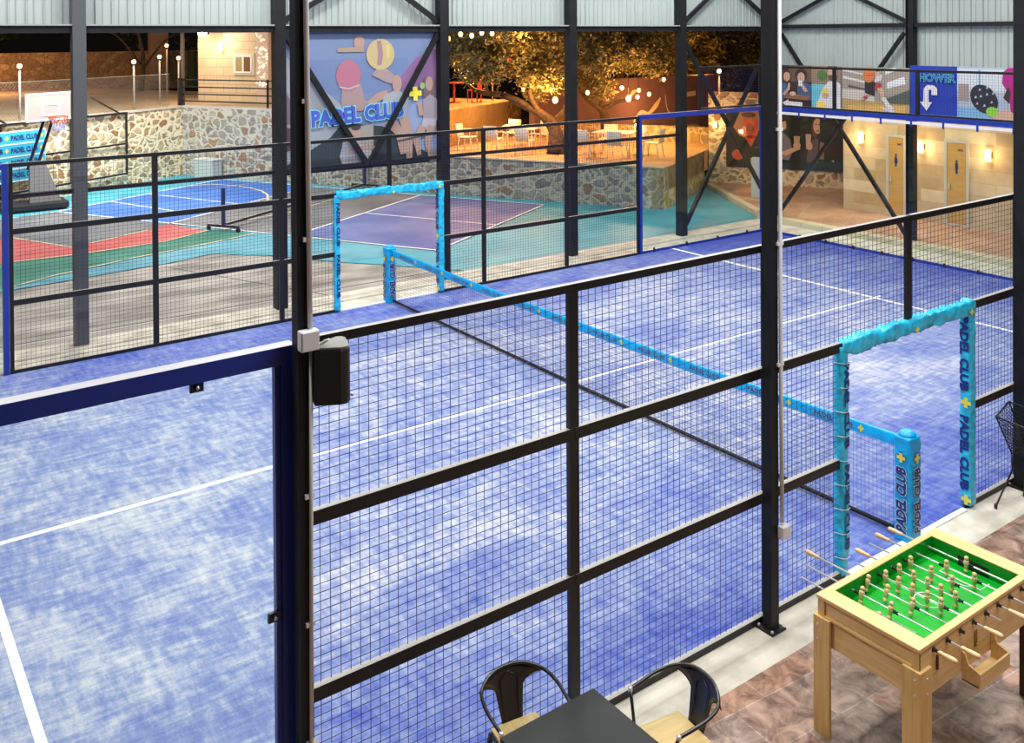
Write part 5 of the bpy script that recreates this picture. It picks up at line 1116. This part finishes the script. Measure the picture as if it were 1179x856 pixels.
# chain-link fence along the wall top
def chain(a, b, z0, z1, label, pit=0.11):
    a = Vector(a); b = Vector(b); d = (b - a); L_ = d.length; d.normalize()
    t = thing('chain_link_fence', label, 'fence', tuple(a))
    mb = MB(); h = z1 - z0; n_ = int((L_ + h) / pit)
    for i in range(n_):
        s0 = i * pit - h
        for sg in (1, -1):
            p, q2 = (s0, z0), (s0 + h, z1)
            lo2 = max(0, s0); hi2 = min(L_, s0 + h)
            if hi2 <= lo2: continue
            za = z0 + (lo2 - s0); zb = z0 + (hi2 - s0)
            if sg < 0: za, zb = z1 + z0 - za, z1 + z0 - zb
            A2 = a + d * lo2; B2 = a + d * hi2
            mb.bar((A2.x, A2.y, za), (B2.x, B2.y, zb), 0.005, 0.005)
    mb.build('wire', mat('fence_wire', (0.20, 0.19, 0.16), rough=0.5, metal=0.3), t)
    MB().tube([a + Vector((0, 0, z1)), b + Vector((0, 0, z1))], 0.012, 6).build('top_rail', MATS['fence_wire'], t)
    return t
chain(onw(13, 0.3), onw(0.3, 0.3), 2.33, 3.45, 'chain link fence along the top of the left stone wall')

struct(MB().box((1.0, 46.5, 3.0), (40, 0.5, 2.0), Matrix.Rotation(radians(12), 3, 'Z')).build('wall_old_stone', mat_stone('rough_brown_stone', [(0.36, 0.22, 0.10), (0.30, 0.19, 0.09), (0.26, 0.16, 0.08), (0.40, 0.27, 0.13)], (0.26, 0.17, 0.09), 2.6, 0.05)))
tag(MB().box((6.3, 47.0, 4.2), (0.9, 0.5, 3.6)).build('gate_pillar', mat('brown_block', (0.30, 0.19, 0.12), rough=0.85, var=0.15, scale=2), loc=(6.3, 47, 2.4)), 'square brown gate pillar by the dark hedge beyond the fence', 'pillar')

# house
HO = Vector((3.5, 31.6, 0)); HU = U.copy(); HV = V.copy()
t = thing('stone_house', 'pale block house lit by warm lamps, beyond the railing', 'house', (3.5, 31.6, 2.3))
M_HB = mat_brick('warm_block', (0.66, 0.52, 0.34), (0.58, 0.46, 0.30), (0.42, 0.33, 0.22), 0.62, 0.32, 0.012, axis=(U.x, U.y), rough=0.85)
def house_pt(s_, v_, z): return HO + HU * s_ + HV * v_ + Vector((0, 0, z))
hw = MB(); hw.prism([house_pt(0, 0, 2.3), house_pt(6, 0, 2.3), house_pt(6, 3, 2.3), house_pt(0, 3, 2.3)], (0, 0, 3.4)); hw.build('wall', M_HB, t, recalc=True)
hr = MB(); hr.prism([house_pt(-1.1, -0.5, 5.0), house_pt(6.3, -0.5, 5.3), house_pt(6.3, -0.5, 5.6), house_pt(-1.1, -0.5, 5.08)], tuple(HV * 4)); hr.build('roof', mat('pale_eave', (0.45, 0.36, 0.25)), t, recalc=True)
def rect_on(s0, s1, z0, z1, o0, o1): m = MB(); m.prism([house_pt(s0, o0, z0), house_pt(s1, o0, z0), house_pt(s1, o1, z0), house_pt(s0, o1, z0)], (0, 0, z1 - z0)); return m
sd_ = rect_on(1.75, 2.75, 3.30, 4.10, -0.06, 0.0); w1 = sd_.build('window_surround', mat('cream_stone_trim', (0.66, 0.58, 0.42)), t, recalc=True)
m = MB()
for a_, b_, z0, z1 in ((1.85, 2.65, 3.38, 3.43), (1.85, 2.65, 3.97, 4.02), (1.85, 1.90, 3.38, 4.02), (2.22, 2.28, 3.38, 4.02), (2.60, 2.65, 3.38, 4.02)):
    m.prism([house_pt(a_, -0.09, z0), house_pt(b_, -0.09, z0), house_pt(b_, -0.06, z0), house_pt(a_, -0.06, z0)], (0, 0, z1 - z0))
m.build('window_frame', M_WHITE, w1, recalc=True)
rect_on(1.90, 2.22, 3.43, 3.97, -0.07, -0.062).build('window_pane', mat('tan_blind', (0.36, 0.28, 0.12), rough=0.2), w1, recalc=True)
rect_on(2.28, 2.60, 3.43, 3.97, -0.07, -0.062).build('window_pane', mat('brown_pane', (0.20, 0.10, 0.05), rough=0.2), w1, recalc=True)
MB().tube([house_pt(3.0, -0.08, 2.3), house_pt(3.0, -0.08, 5.2)], 0.05, 8).build('downpipe', mat('brown_downpipe', (0.14, 0.06, 0.03)), t)
pil = rect_on(3.1, 3.65, 2.3, 5.3, -0.35, 0.0); pil.build('pilaster', mat('fairy_lit_plaster', (0.62, 0.46, 0.36), rough=0.8, bump=0.5, scale=5), t, recalc=True)
fl = MB()
random.seed(3)
for i in range(70): p = house_pt(3.12 + random.random() * 0.5, -0.37, 2.9 + random.random() * 2.3); fl.box(p, (0.018, 0.018, 0.018))
fl.build('fairy_lights', emis('fairy_glow', (1.0, 0.7, 0.4), 12), t)
sp0 = house_pt(1.2, 0, 4.35)
sconce(sp0, -V, 'glowing amber sconce on the house wall above its window', 9, 1.6, 6)
# bright floodlight
t = thing('flood_light', 'dazzling white floodlight under the house eave', 'floodlight', tuple(house_pt(0.85, -0.4, 4.9)))
c = house_pt(0.95, -0.75, 4.90)
MB().ball(c, 0.17, 10).build('lens', emis('flood_glow', (1.0, 0.96, 0.90), 60), t)
MB().box(c + V * 0.17, (0.22, 0.22, 0.2)).build('housing', M_BLACK, t)
MB().bar(c + V * 0.2, house_pt(1.0, 0, 5.0), 0.05, 0.05).build('bracket', M_BLACK, t)
def plight(p, e, col, r=0.15, name='lamp_light', parent=None):
    ld = bpy.data.lights.new(name, 'POINT'); ld.energy = e; ld.color = col; ld.shadow_soft_size = r
    o = bpy.data.objects.new(name, ld); o.location = p; COL.objects.link(o); return o
plight(Vector((-3.0, 41.5, 4.6)), 900, (1.0, 0.5, 0.2), 0.2, 'added_wall_light')  # added unseen warm light that brightens the old stone wall
plight(c - V * 0.5, 110, (1.0, 0.80, 0.55), 0.15, 'flood_lamp')

# ================================================================== TERRACE FURNITURE
def white_chair(loc, rz, label):
    t = thing('terrace_chair', label, 'chair', loc, rz, 'white chairs on the terrace')
    MB().bb(-0.22, 0.22, -0.22, 0.22, 0.42, 0.45).build('seat', M_WHITEP, t, world=False, bevel=0.008)
    b = MB(); b.smooth = True; vs = []; fs = []
    for i in range(7):
        x = -0.22 + 0.44 * i / 6; yb = 0.23 - 0.03 * (1 - (x / 0.22) ** 2) + 0.02
        for z, dy in ((0.45, 0), (0.62, 0.02), (0.84, 0.06)): vs.append((x, yb + dy, z))
    for i in range(6):
        for j in range(2): a = i * 3 + j; fs.append((a, a + 3, a + 4, a + 1))
    b.add(vs, fs); o = b.build('backrest', M_WHITEP, t, world=False); s_ = o.modifiers.new('thickness', 'SOLIDIFY'); s_.thickness = 0.02
    for sx in (-1, 1):
        MB().tube([(sx * 0.23, -0.20, 0.44), (sx * 0.25, -0.18, 0.64), (sx * 0.245, 0.05, 0.66), (sx * 0.22, 0.26, 0.66)], 0.016, 6).build('armrest', M_WHITEP, t, world=False)
        for sy in (-1, 1): MB().tube([(sx * 0.20, sy * 0.19, 0.43), (sx * 0.24, sy * 0.25, 0.0)], [0.02, 0.016], 6).build('leg', M_WHITEP, t, world=False)
    return t
TZ = 1.12
def terrace_table(c, rz, label, w=1.2):
    t = thing('terrace_table', label, 'table', c, rz, 'white terrace tables')
    MB().bb(-w / 2, w / 2, -0.42, 0.42, 0.70, 0.735).build('tabletop', M_WHITEP, t, world=False, bevel=0.008)
    for sx in (-1, 1):
        for sy in (-1, 1): MB().tube([(sx * (w / 2 - 0.08), sy * 0.34, 0.70), (sx * (w / 2 - 0.05), sy * 0.37, 0.0)], 0.022, 6).build('leg', M_WHITEP, t, world=False)
tA = (9.35, 19.0, TZ); tB = (10.75, 16.1, TZ)
terrace_table(tA, radians(-60), 'white terrace table left of the olive trunk', 1.3)
terrace_table(tB, radians(-60), 'white terrace table right of the olive trunk', 1.2)
ch0 = white_chair((8.15, 20.05, TZ), radians(30), 'white chair alone at the far left of the terrace, seen side on')
G = 'white chairs on the terrace'
for (x, y, r, lab) in [(8.5, 19.1, 118, 'white chair back to us, left of the pair before the left terrace table'), (8.95, 18.1, 118, 'white chair with open arms, right of the pair before the left terrace table'),
                       (9.95, 20.25, -60, 'white chair behind the left terrace table, on its left side'), (10.5, 19.25, -60, 'white chair behind the left terrace table, near the olive trunk'),
                       (9.85, 16.45, 118, 'white chair before the right terrace table, leftmost of the front pair'), (10.28, 15.5, 118, 'white chair before the right terrace table, nearest the blue framed glass'),
                       (10.2, 17.05, 30, 'white chair at the left end of the right terrace table'), (11.2, 16.95, -60, 'white chair behind the right terrace table, left one of the rear pair'),
                       (11.65, 16.1, -60, 'white chair behind the right terrace table, right one of the rear pair'), (11.45, 15.25, 205, 'white chair side on at the right end of the right terrace table, behind the glass')]:
    dup(ch0, (x, y, TZ), radians(r), lab, G)
# upper terrace: red furniture
M_REDP = mat('red_plastic', (0.55, 0.05, 0.03), rough=0.4)
UZ = 2.31
t = thing('red_cafe_table', 'small red table on the upper platform above the ochre stone wall', 'table', (10.2, 24.1, UZ))
MB().tube([(10.2, 24.1, UZ + 0.70), (10.2, 24.1, UZ + 0.73)], 0.4, 16).build('tabletop', M_REDP, t)
MB().tube([(10.2, 24.1, UZ), (10.2, 24.1, UZ + 0.70)], 0.04, 8).build('pedestal', M_REDP, t)
MB().tube([(10.2, 24.1, UZ), (10.2, 24.1, UZ + 0.03)], 0.25, 12).build('base', M_REDP, t)
def red_chair(loc, rz, label):
    t = thing('red_chair', label, 'chair', loc, rz, 'red chairs on the upper platform')
    MB().bb(-0.2, 0.2, -0.2, 0.2, 0.43, 0.46).build('seat', M_REDP, t, world=False)
    b = MB()
    for i in range(5): b.bb(-0.19 + i * 0.085, -0.15 + i * 0.085, 0.19, 0.21, 0.46, 0.86)
    b.bb(-0.2, 0.2, 0.185, 0.215, 0.84, 0.9); b.build('backrest', M_REDP, t, world=False)
    for sx in (-1, 1):
        for sy in (-1, 1): MB().bb(sx * 0.18 - 0.015, sx * 0.18 + 0.015, sy * 0.18 - 0.015, sy * 0.18 + 0.015, 0, 0.43).build('leg', M_REDP, t, world=False)
red_chair((9.5, 24.0, UZ), radians(70), 'red slatted chair left of the small red table')
red_chair((10.8, 23.7, UZ), radians(-100), 'red slatted chair right of the small red table')
for i, (x, y, hh, lab) in enumerate([(12.0, 24.3, 1.15, 'lamp post on the upper platform beside the hanging red lantern')]):
    lamp_post((x, y, 0), hh, lab, 60, UZ)
t = thing('red_lantern', 'round red lantern cluster hanging in the olive branches', 'lantern', (12.4, 23.6, 3.7))
mb = MB(); mb.ball((12.5, 23.7, 3.75), 0.22, 8); mb.ball((12.25, 23.6, 3.5), 0.16, 8); mb.build('shade', mat('red_paper', (0.6, 0.04, 0.02), emit=(1, 0.08, 0.03), es=0.6), t)

# olive trees ------------------------------------------------------------------
M_BARK = mat('olive_bark', (0.03, 0.021, 0.013), col2=(0.075, 0.052, 0.032), scale=9, rough=0.95, bump=0.8)
def mat_leaf(name, c1, c2, c3):
    m = bpy.data.materials.new(name); nt, N, L, B = nodes(m); B.inputs['Roughness'].default_value = 0.55
    g = N.new('ShaderNodeNewGeometry'); cr = N.new('ShaderNodeValToRGB'); e = cr.color_ramp.elements
    e[0].color = c1 + (1,); e[1].color = c3 + (1,); k_ = e.new(0.5); k_.color = c2 + (1,)
    L.new(g.outputs['Random Per Island'], cr.inputs[0]); L.new(cr.outputs[0], B.inputs['Base Color'])
    MATS[name] = m; return m
M_LEAF = mat_leaf('olive_leaves', (0.07, 0.07, 0.025), (0.14, 0.13, 0.05), (0.26, 0.23, 0.10))
M_LEAFD = mat_leaf('dark_leaves', (0.015, 0.02, 0.01), (0.03, 0.04, 0.018), (0.06, 0.07, 0.03))
def tree(name, base, trunk, limbs, blobs, nleaf, label, cat='tree', seed=1, lm=None, ls=0.075, bark=None):
    rnd = random.Random(seed); t = thing(name, label, cat, base)
    tr_ = MB()
    for pts, r0, r1 in [trunk] + limbs:
        c = catmull(pts, 4); n_ = len(c); tr_.tube(c, [r0 + (r1 - r0) * i / (n_ - 1) + rnd.uniform(-.06, .06) * r0 for i in range(n_)], 8)
    tr_.build('trunk', bark or M_BARK, t)
    vs = []; fs = []; tot = sum(b[3] * b[4] * b[5] for b in blobs)
    for (cx, cy, cz, rx_, ry_, rz2) in blobs:
        n_ = int(nleaf * rx_ * ry_ * rz2 / tot)
        subs = []
        for _ in range(max(6, int(rx_ * ry_ * 14))):
            a = rnd.uniform(0, 2 * pi); u_ = rnd.uniform(-1, 1); r = rnd.uniform(0.45, 1) ; q_ = sqrt(1 - u_ * u_)
            subs.append((cx + rx_ * r * q_ * cos(a), cy + ry_ * r * q_ * sin(a), cz + rz2 * r * u_))
        for _ in range(n_):
            sx, sy, sz = rnd.choice(subs); g_ = lambda: rnd.gauss(0, 0.20)
            p = Vector((sx + g_(), sy + g_(), sz + g_() * 0.8))
            d = Vector((rnd.uniform(-1, 1), rnd.uniform(-1, 1), rnd.uniform(-1, 0.5))).normalized(); w_ = d.orthogonal().normalized()
            w_.rotate(Matrix.Rotation(rnd.uniform(0, 6.28), 3, d)); s_ = ls * rnd.uniform(0.7, 1.4)
            o = len(vs); vs += [p - d * s_, p + w_ * s_ * 0.32, p + d * s_, p - w_ * s_ * 0.32]; fs.append((o, o + 1, o + 2, o + 3))
    f_ = MB(); f_.add(vs, fs); f_.build('foliage', lm or M_LEAF, t)
    return t
tree('olive_tree', (9.9, 17.9, TZ), ([(9.75, 17.7, TZ), (9.95, 17.9, TZ + 0.5), (9.9, 18.1, TZ + 0.9), (9.5, 18.4, TZ + 1.3), (8.9, 19.2, TZ + 1.75)], 0.27, 0.10),
     [([(9.9, 18.1, TZ + 0.8), (10.4, 18.0, TZ + 1.3), (10.6, 17.9, TZ + 2.2)], 0.16, 0.05), ([(9.6, 18.3, TZ + 1.2), (9.3, 18.4, TZ + 1.9), (9.5, 18.3, TZ + 2.6)], 0.11, 0.04),
      ([(8.9, 19.2, TZ + 1.75), (8.3, 19.9, TZ + 1.9), (7.9, 20.4, TZ + 2.6)], 0.09, 0.03), ([(8.6, 19.6, TZ + 1.8), (8.5, 19.8, TZ + 2.6)], 0.06, 0.03)],
     [(8.4, 19.5, 3.95, 1.1, 1.1, 0.7), (9.6, 18.4, 3.75, 1.0, 1.1, 0.75), (10.7, 17.8, 3.9, 1.0, 1.0, 0.8), (9.5, 18.9, 4.9, 1.6, 1.5, 0.7), (7.6, 20.6, 4.4, 0.9, 0.9, 0.6), (9.9, 18.6, 3.0, 0.5, 0.5, 0.45)], 26000,
     'big leaning olive tree on the terrace, rising beside the white tables', seed=11)
tree('olive_tree', (12.9, 19.0, TZ), ([(12.9, 18.9, TZ), (12.9, 19.0, TZ + 0.7), (12.7, 19.0, TZ + 1.2)], 0.20, 0.12),
     [([(12.7, 19.0, TZ + 1.1), (12.0, 18.9, TZ + 1.5), (11.5, 18.8, TZ + 2.0)], 0.10, 0.03), ([(12.7, 19.0, TZ + 1.1), (13.4, 18.9, TZ + 1.35), (14.2, 18.8, TZ + 1.4)], 0.09, 0.03), ([(12.7, 19.0, TZ + 1.2), (12.9, 19.1, TZ + 2.2)], 0.09, 0.03)],
     [(12.2, 18.6, 3.5, 1.1, 1.0, 0.7), (13.0, 18.9, 4.4, 1.6, 1.4, 0.8), (14.4, 18.7, 4.0, 1.2, 1.0, 0.6), (14.2, 19.0, 4.8, 1.4, 1.2, 0.6), (11.6, 18.8, 4.4, 1.0, 1.0, 0.6)], 22000,
     'gold lit olive tree before the plum wall', seed=5)
tree('olive_tree', (18.5, 24.5, 1.1), ([(18.5, 24.5, 1.1), (18.4, 24.4, 2.5), (18.6, 24.5, 3.6)], 0.25, 0.12), [([(18.5, 24.5, 3), (20, 24, 4.2)], 0.1, 0.04)],
     [(17.2, 24.2, 4.5, 2.0, 1.5, 1.2), (20.0, 24.5, 4.3, 2.4, 1.6, 1.3), (23.0, 25.0, 4.0, 2.4, 1.6, 1.4), (15.0, 24.0, 4.8, 2.0, 1.5, 1.1)], 9000, 'dark tree behind the plum wall at the right', seed=9, ls=0.12)
tree('dark_tree', (24.5, 25.5, 1.1), ([(24.5, 25.5, 1.1), (24.4, 25.5, 2.5), (24.6, 25.5, 3.6)], 0.2, 0.1), [([(24.5, 25.5, 3), (25.5, 25.3, 4.2)], 0.08, 0.03)],
     [(24.2, 25.3, 3.0, 2.2, 1.3, 1.3), (26.5, 25.3, 4.4, 2.6, 1.3, 1.5), (23.0, 25.6, 5.0, 2.2, 1.2, 0.9)], 6000, 'dark bushy tree filling the gap right of the plum wall', seed=21, ls=0.12)
tree('olive_tree', (12.5, 29.0, 2.3), ([(12.5, 29, 2.3), (12.4, 29, 3.6), (12.6, 29.1, 4.8)], 0.25, 0.12), [([(12.5, 29, 3.8), (11, 28.6, 4.9)], 0.1, 0.04)],
     [(10.6, 28.6, 4.9, 1.6, 1.3, 0.9), (13.0, 29.0, 5.0, 1.8, 1.5, 1.0), (15.6, 29.0, 4.6, 1.9, 1.5, 1.2)], 7000, 'olive tree at the back of the upper platform among string lights', seed=13, ls=0.11)
tree('bare_tree', (3.6, 40.0, 2.3), ([(3.6, 40, 2.3), (3.7, 40, 3.8), (3.5, 40, 5)], 0.14, 0.05), [([(3.65, 40, 3.2), (4.5, 40, 4.4), (5.2, 40, 4.9)], 0.06, 0.015), ([(3.6, 40, 3.5), (2.8, 40, 4.6), (2.2, 40, 5.0)], 0.05, 0.015)],
     [(3.5, 40, 6.2, 1.5, 1.0, 0.6)], 600, 'bare dark tree beyond the chain link fence', seed=2, lm=M_LEAFD)
tree('dark_tree', (-6.0, 49.0, 2.3), ([(-6, 49, 2.3), (-5.9, 49, 5), (-6, 49, 8)], 0.3, 0.15), [([(-6, 49, 5), (-4, 49, 7.5)], 0.12, 0.05)],
     [(-6, 49.5, 8, 4, 2, 2.5), (0, 50, 7.5, 5, 2, 2.6), (8, 50, 7.0, 5, 2, 3)], 5000, 'mass of dark trees beyond the old stone wall', seed=4, lm=M_LEAFD, ls=0.2)
tag(MB().bb(6.9, 11.5, 43.0, 44.0, 2.3, 4.0).build('hedge', mat('dark_hedge', (0.012, 0.03, 0.02), col2=(0.03, 0.055, 0.035), scale=6, bump=1.0, rough=0.95), loc=(9, 43.5, 2.3)), 'dark green hedge beyond the chain link fence', 'hedge')

# string light bulbs, each a thing of its own
bulbs = [(8.6, 19.0, 4.62), (9.25, 18.6, 3.05), (10.9, 17.6, 3.92), (10.7, 17.3, 2.95), (10.0, 18.0, 2.72), (12.0, 17.2, 3.05), (12.1, 17.0, 2.72), (13.0, 17.5, 2.92), (12.85, 17.4, 2.72), (13.45, 17.5, 2.78), (14.6, 18.0, 3.2),
         (9.6, 23.5, 4.6), (10.3, 23.8, 4.75), (10.9, 24.0, 4.7), (11.6, 24.4, 4.8), (12.2, 24.6, 4.78), (9.0, 23.0, 3.9), (8.7, 22.6, 4.3), (12.9, 24.0, 4.3)]
names_b = ['highest bulb among the left olive branches', 'bulb glowing left of the leaning olive trunk', 'upper bulb left of the thin far column', 'middle bulb left of the thin far column', 'large bright bulb over the leaning olive trunk', 'upper bulb just right of the thin far column', 'large bulb just right of the thin far column',
           'bulb before the plum wall, top of three', 'bulb before the plum wall, lowest left of three', 'bulb before the plum wall, right of three', 'lone bulb at the right foliage edge', 'string bulb over the upper platform, first from the left', 'string bulb over the upper platform, second from the left', 'string bulb over the upper platform, third from the left',
           'string bulb over the upper platform, fourth from the left', 'string bulb over the upper platform, fifth from the left', 'bulb above the ochre wall by the banner column', 'bulb high beside the banner column', 'bulb hanging above the red lantern']
def bulb(c, label, e, r=0.05):
    t = thing('string_bulb', label, 'light bulb', c, 0, 'string light bulbs over the terrace')
    MB().ball(c, r, 8, 1.2).build('glass_bulb', emis('bulb_glow', (1.0, 0.46, 0.11), 8), t)
    MB().tube([(c[0], c[1], c[2] + r), (c[0], c[1], c[2] + r + 0.06)], 0.02, 6).build('socket', M_BLACK, t)
    MB().tube([(c[0], c[1], c[2] + r + 0.06), (c[0], c[1], c[2] + 1.6)], 0.006, 4).build('cord', M_BLACK, t)
CP = Vector((-8.1, -5.07, 4.7))
for i, c in enumerate(bulbs):
    if i in (11, 12, 13, 14, 15): c = tuple(CP + (Vector(c) - CP) * 0.78)
    bulb(c, names_b[i], 0, 0.085 if i in (4, 6) else 0.06)
OR = (1.0, 0.43, 0.10)
for p, e in (((9.3, 17.6, 3.0), 260), ((12.3, 17.0, 2.95), 260), ((8.4, 20.2, 3.3), 260), ((10.6, 23.4, 4.5), 600), ((14.0, 17.8, 2.6), 130), ((11.2, 16.2, 2.4), 60), ((16.8, 20.8, 2.0), 120), ((10.0, 20.6, 2.1), 70), ((13.5, 26.5, 4.2), 350), ((21.0, 22.6, 3.4), 160), ((8.6, 17.6, 4.6), 130)):
    plight(p, e, OR, 0.12, 'string_light')
t = thing('ground_spot', 'small red ground spot glowing at the foot of the leaning olive', 'spotlight', (10.35, 17.5, 2.1))
MB().ball((10.35, 17.5, 2.12), 0.06, 8).build('lens', emis('red_glow', (1.0, 0.12, 0.1), 30), t)
MB().tube([(10.35, 17.5, TZ), (10.35, 17.5, 2.07)], 0.015, 6).build('stake', M_BLACK, t)
t = thing('ground_spot', 'small white ground spot beside the blue glass post, behind the terrace chairs', 'spotlight', (12.0, 16.6, 1.12))
MB().ball((12.6, 17.2, 1.85), 0.05, 8).build('lens', emis('warm_spot', (1.0, 0.8, 0.5), 50), t)
MB().tube([(12.6, 17.2, TZ), (12.6, 17.2, 1.81)], 0.015, 6).build('stake', M_BLACK, t)
# terrace string-light poles
lamp_post((15.2, 16.1, 0), 2.3, 'lamp post behind the far side glass above the drinks mural', 50, 1.1)

# ================================================================== LIGHT
def area(loc, sx, sy, e, col=(1, 0.98, 0.95), rot=(0, 0, 0), spread=pi):
    ld = bpy.data.lights.new('hall_and_fill_light', 'AREA'); ld.shape = 'RECTANGLE'; ld.size = sx; ld.size_y = sy; ld.energy = e; ld.color = col; ld.spread = spread
    o = bpy.data.objects.new('hall_and_fill_light', ld); o.location = loc; o.rotation_euler = rot; COL.objects.link(o); return o
for x in (-7.5, -2.5, 2.5, 7.0):
    for y in (1.5, 8.0): area((x, y, 8.2), 1.6, 0.6, 230)
area((-1.5, -3.5, 7.5), 6, 2.5, 430)
area((0, 5, 9.6), 22, 12, 620)  # added broad sheet of light, in place of bounce from the roof
area((-0.5, 18, 10), 6, 6, 950, spread=radians(130))
area((-2.5, 21.5, 7.5), 5, 3, 620, rot=(radians(42), 0, 0), spread=radians(120))
area((12.2, 8.5, 4.6), 0.4, 4, 140, (1.0, 0.86, 0.66))  # added warm fill over the patio and changing rooms, no fixture
w = bpy.data.worlds.new('night_sky'); SC.world = w; w.use_nodes = True
bg = w.node_tree.nodes['Background']; bg.inputs[0].default_value = (0.0035, 0.0027, 0.0022, 1); bg.inputs[1].default_value = 1.0

# ================================================================== CAMERA
cam = bpy.data.cameras.new('camera'); co = bpy.data.objects.new('camera', cam); COL.objects.link(co); SC.camera = co
yaw, pit, rol = 0.635, -0.009, -0.006
f_ = Vector((sin(yaw) * cos(pit), cos(yaw) * cos(pit), sin(pit))); r_ = Vector((cos(yaw), -sin(yaw), 0)); u_ = r_.cross(f_)
R2 = r_ * cos(rol) + u_ * sin(rol); U2 = -r_ * sin(rol) + u_ * cos(rol)
co.matrix_world = Matrix.Translation((-8.104, -5.069, 4.699)) @ Matrix((R2, U2, -f_)).transposed().to_4x4()
cam.sensor_fit = 'HORIZONTAL'; cam.sensor_width = 36; cam.lens = 1107.195 / 1179 * 36
cam.shift_x = (589.5 - 605.244) / 1179; cam.shift_y = (50.723 - 428) / 1179
cam.clip_start = 0.1; cam.clip_end = 300
SC.view_settings.view_transform = 'Standard'; SC.view_settings.look = 'None'; SC.view_settings.exposure = 0.2; SC.view_settings.gamma = 1
SC.view_settings.use_curve_mapping = False
SC.cycles.use_denoising = True
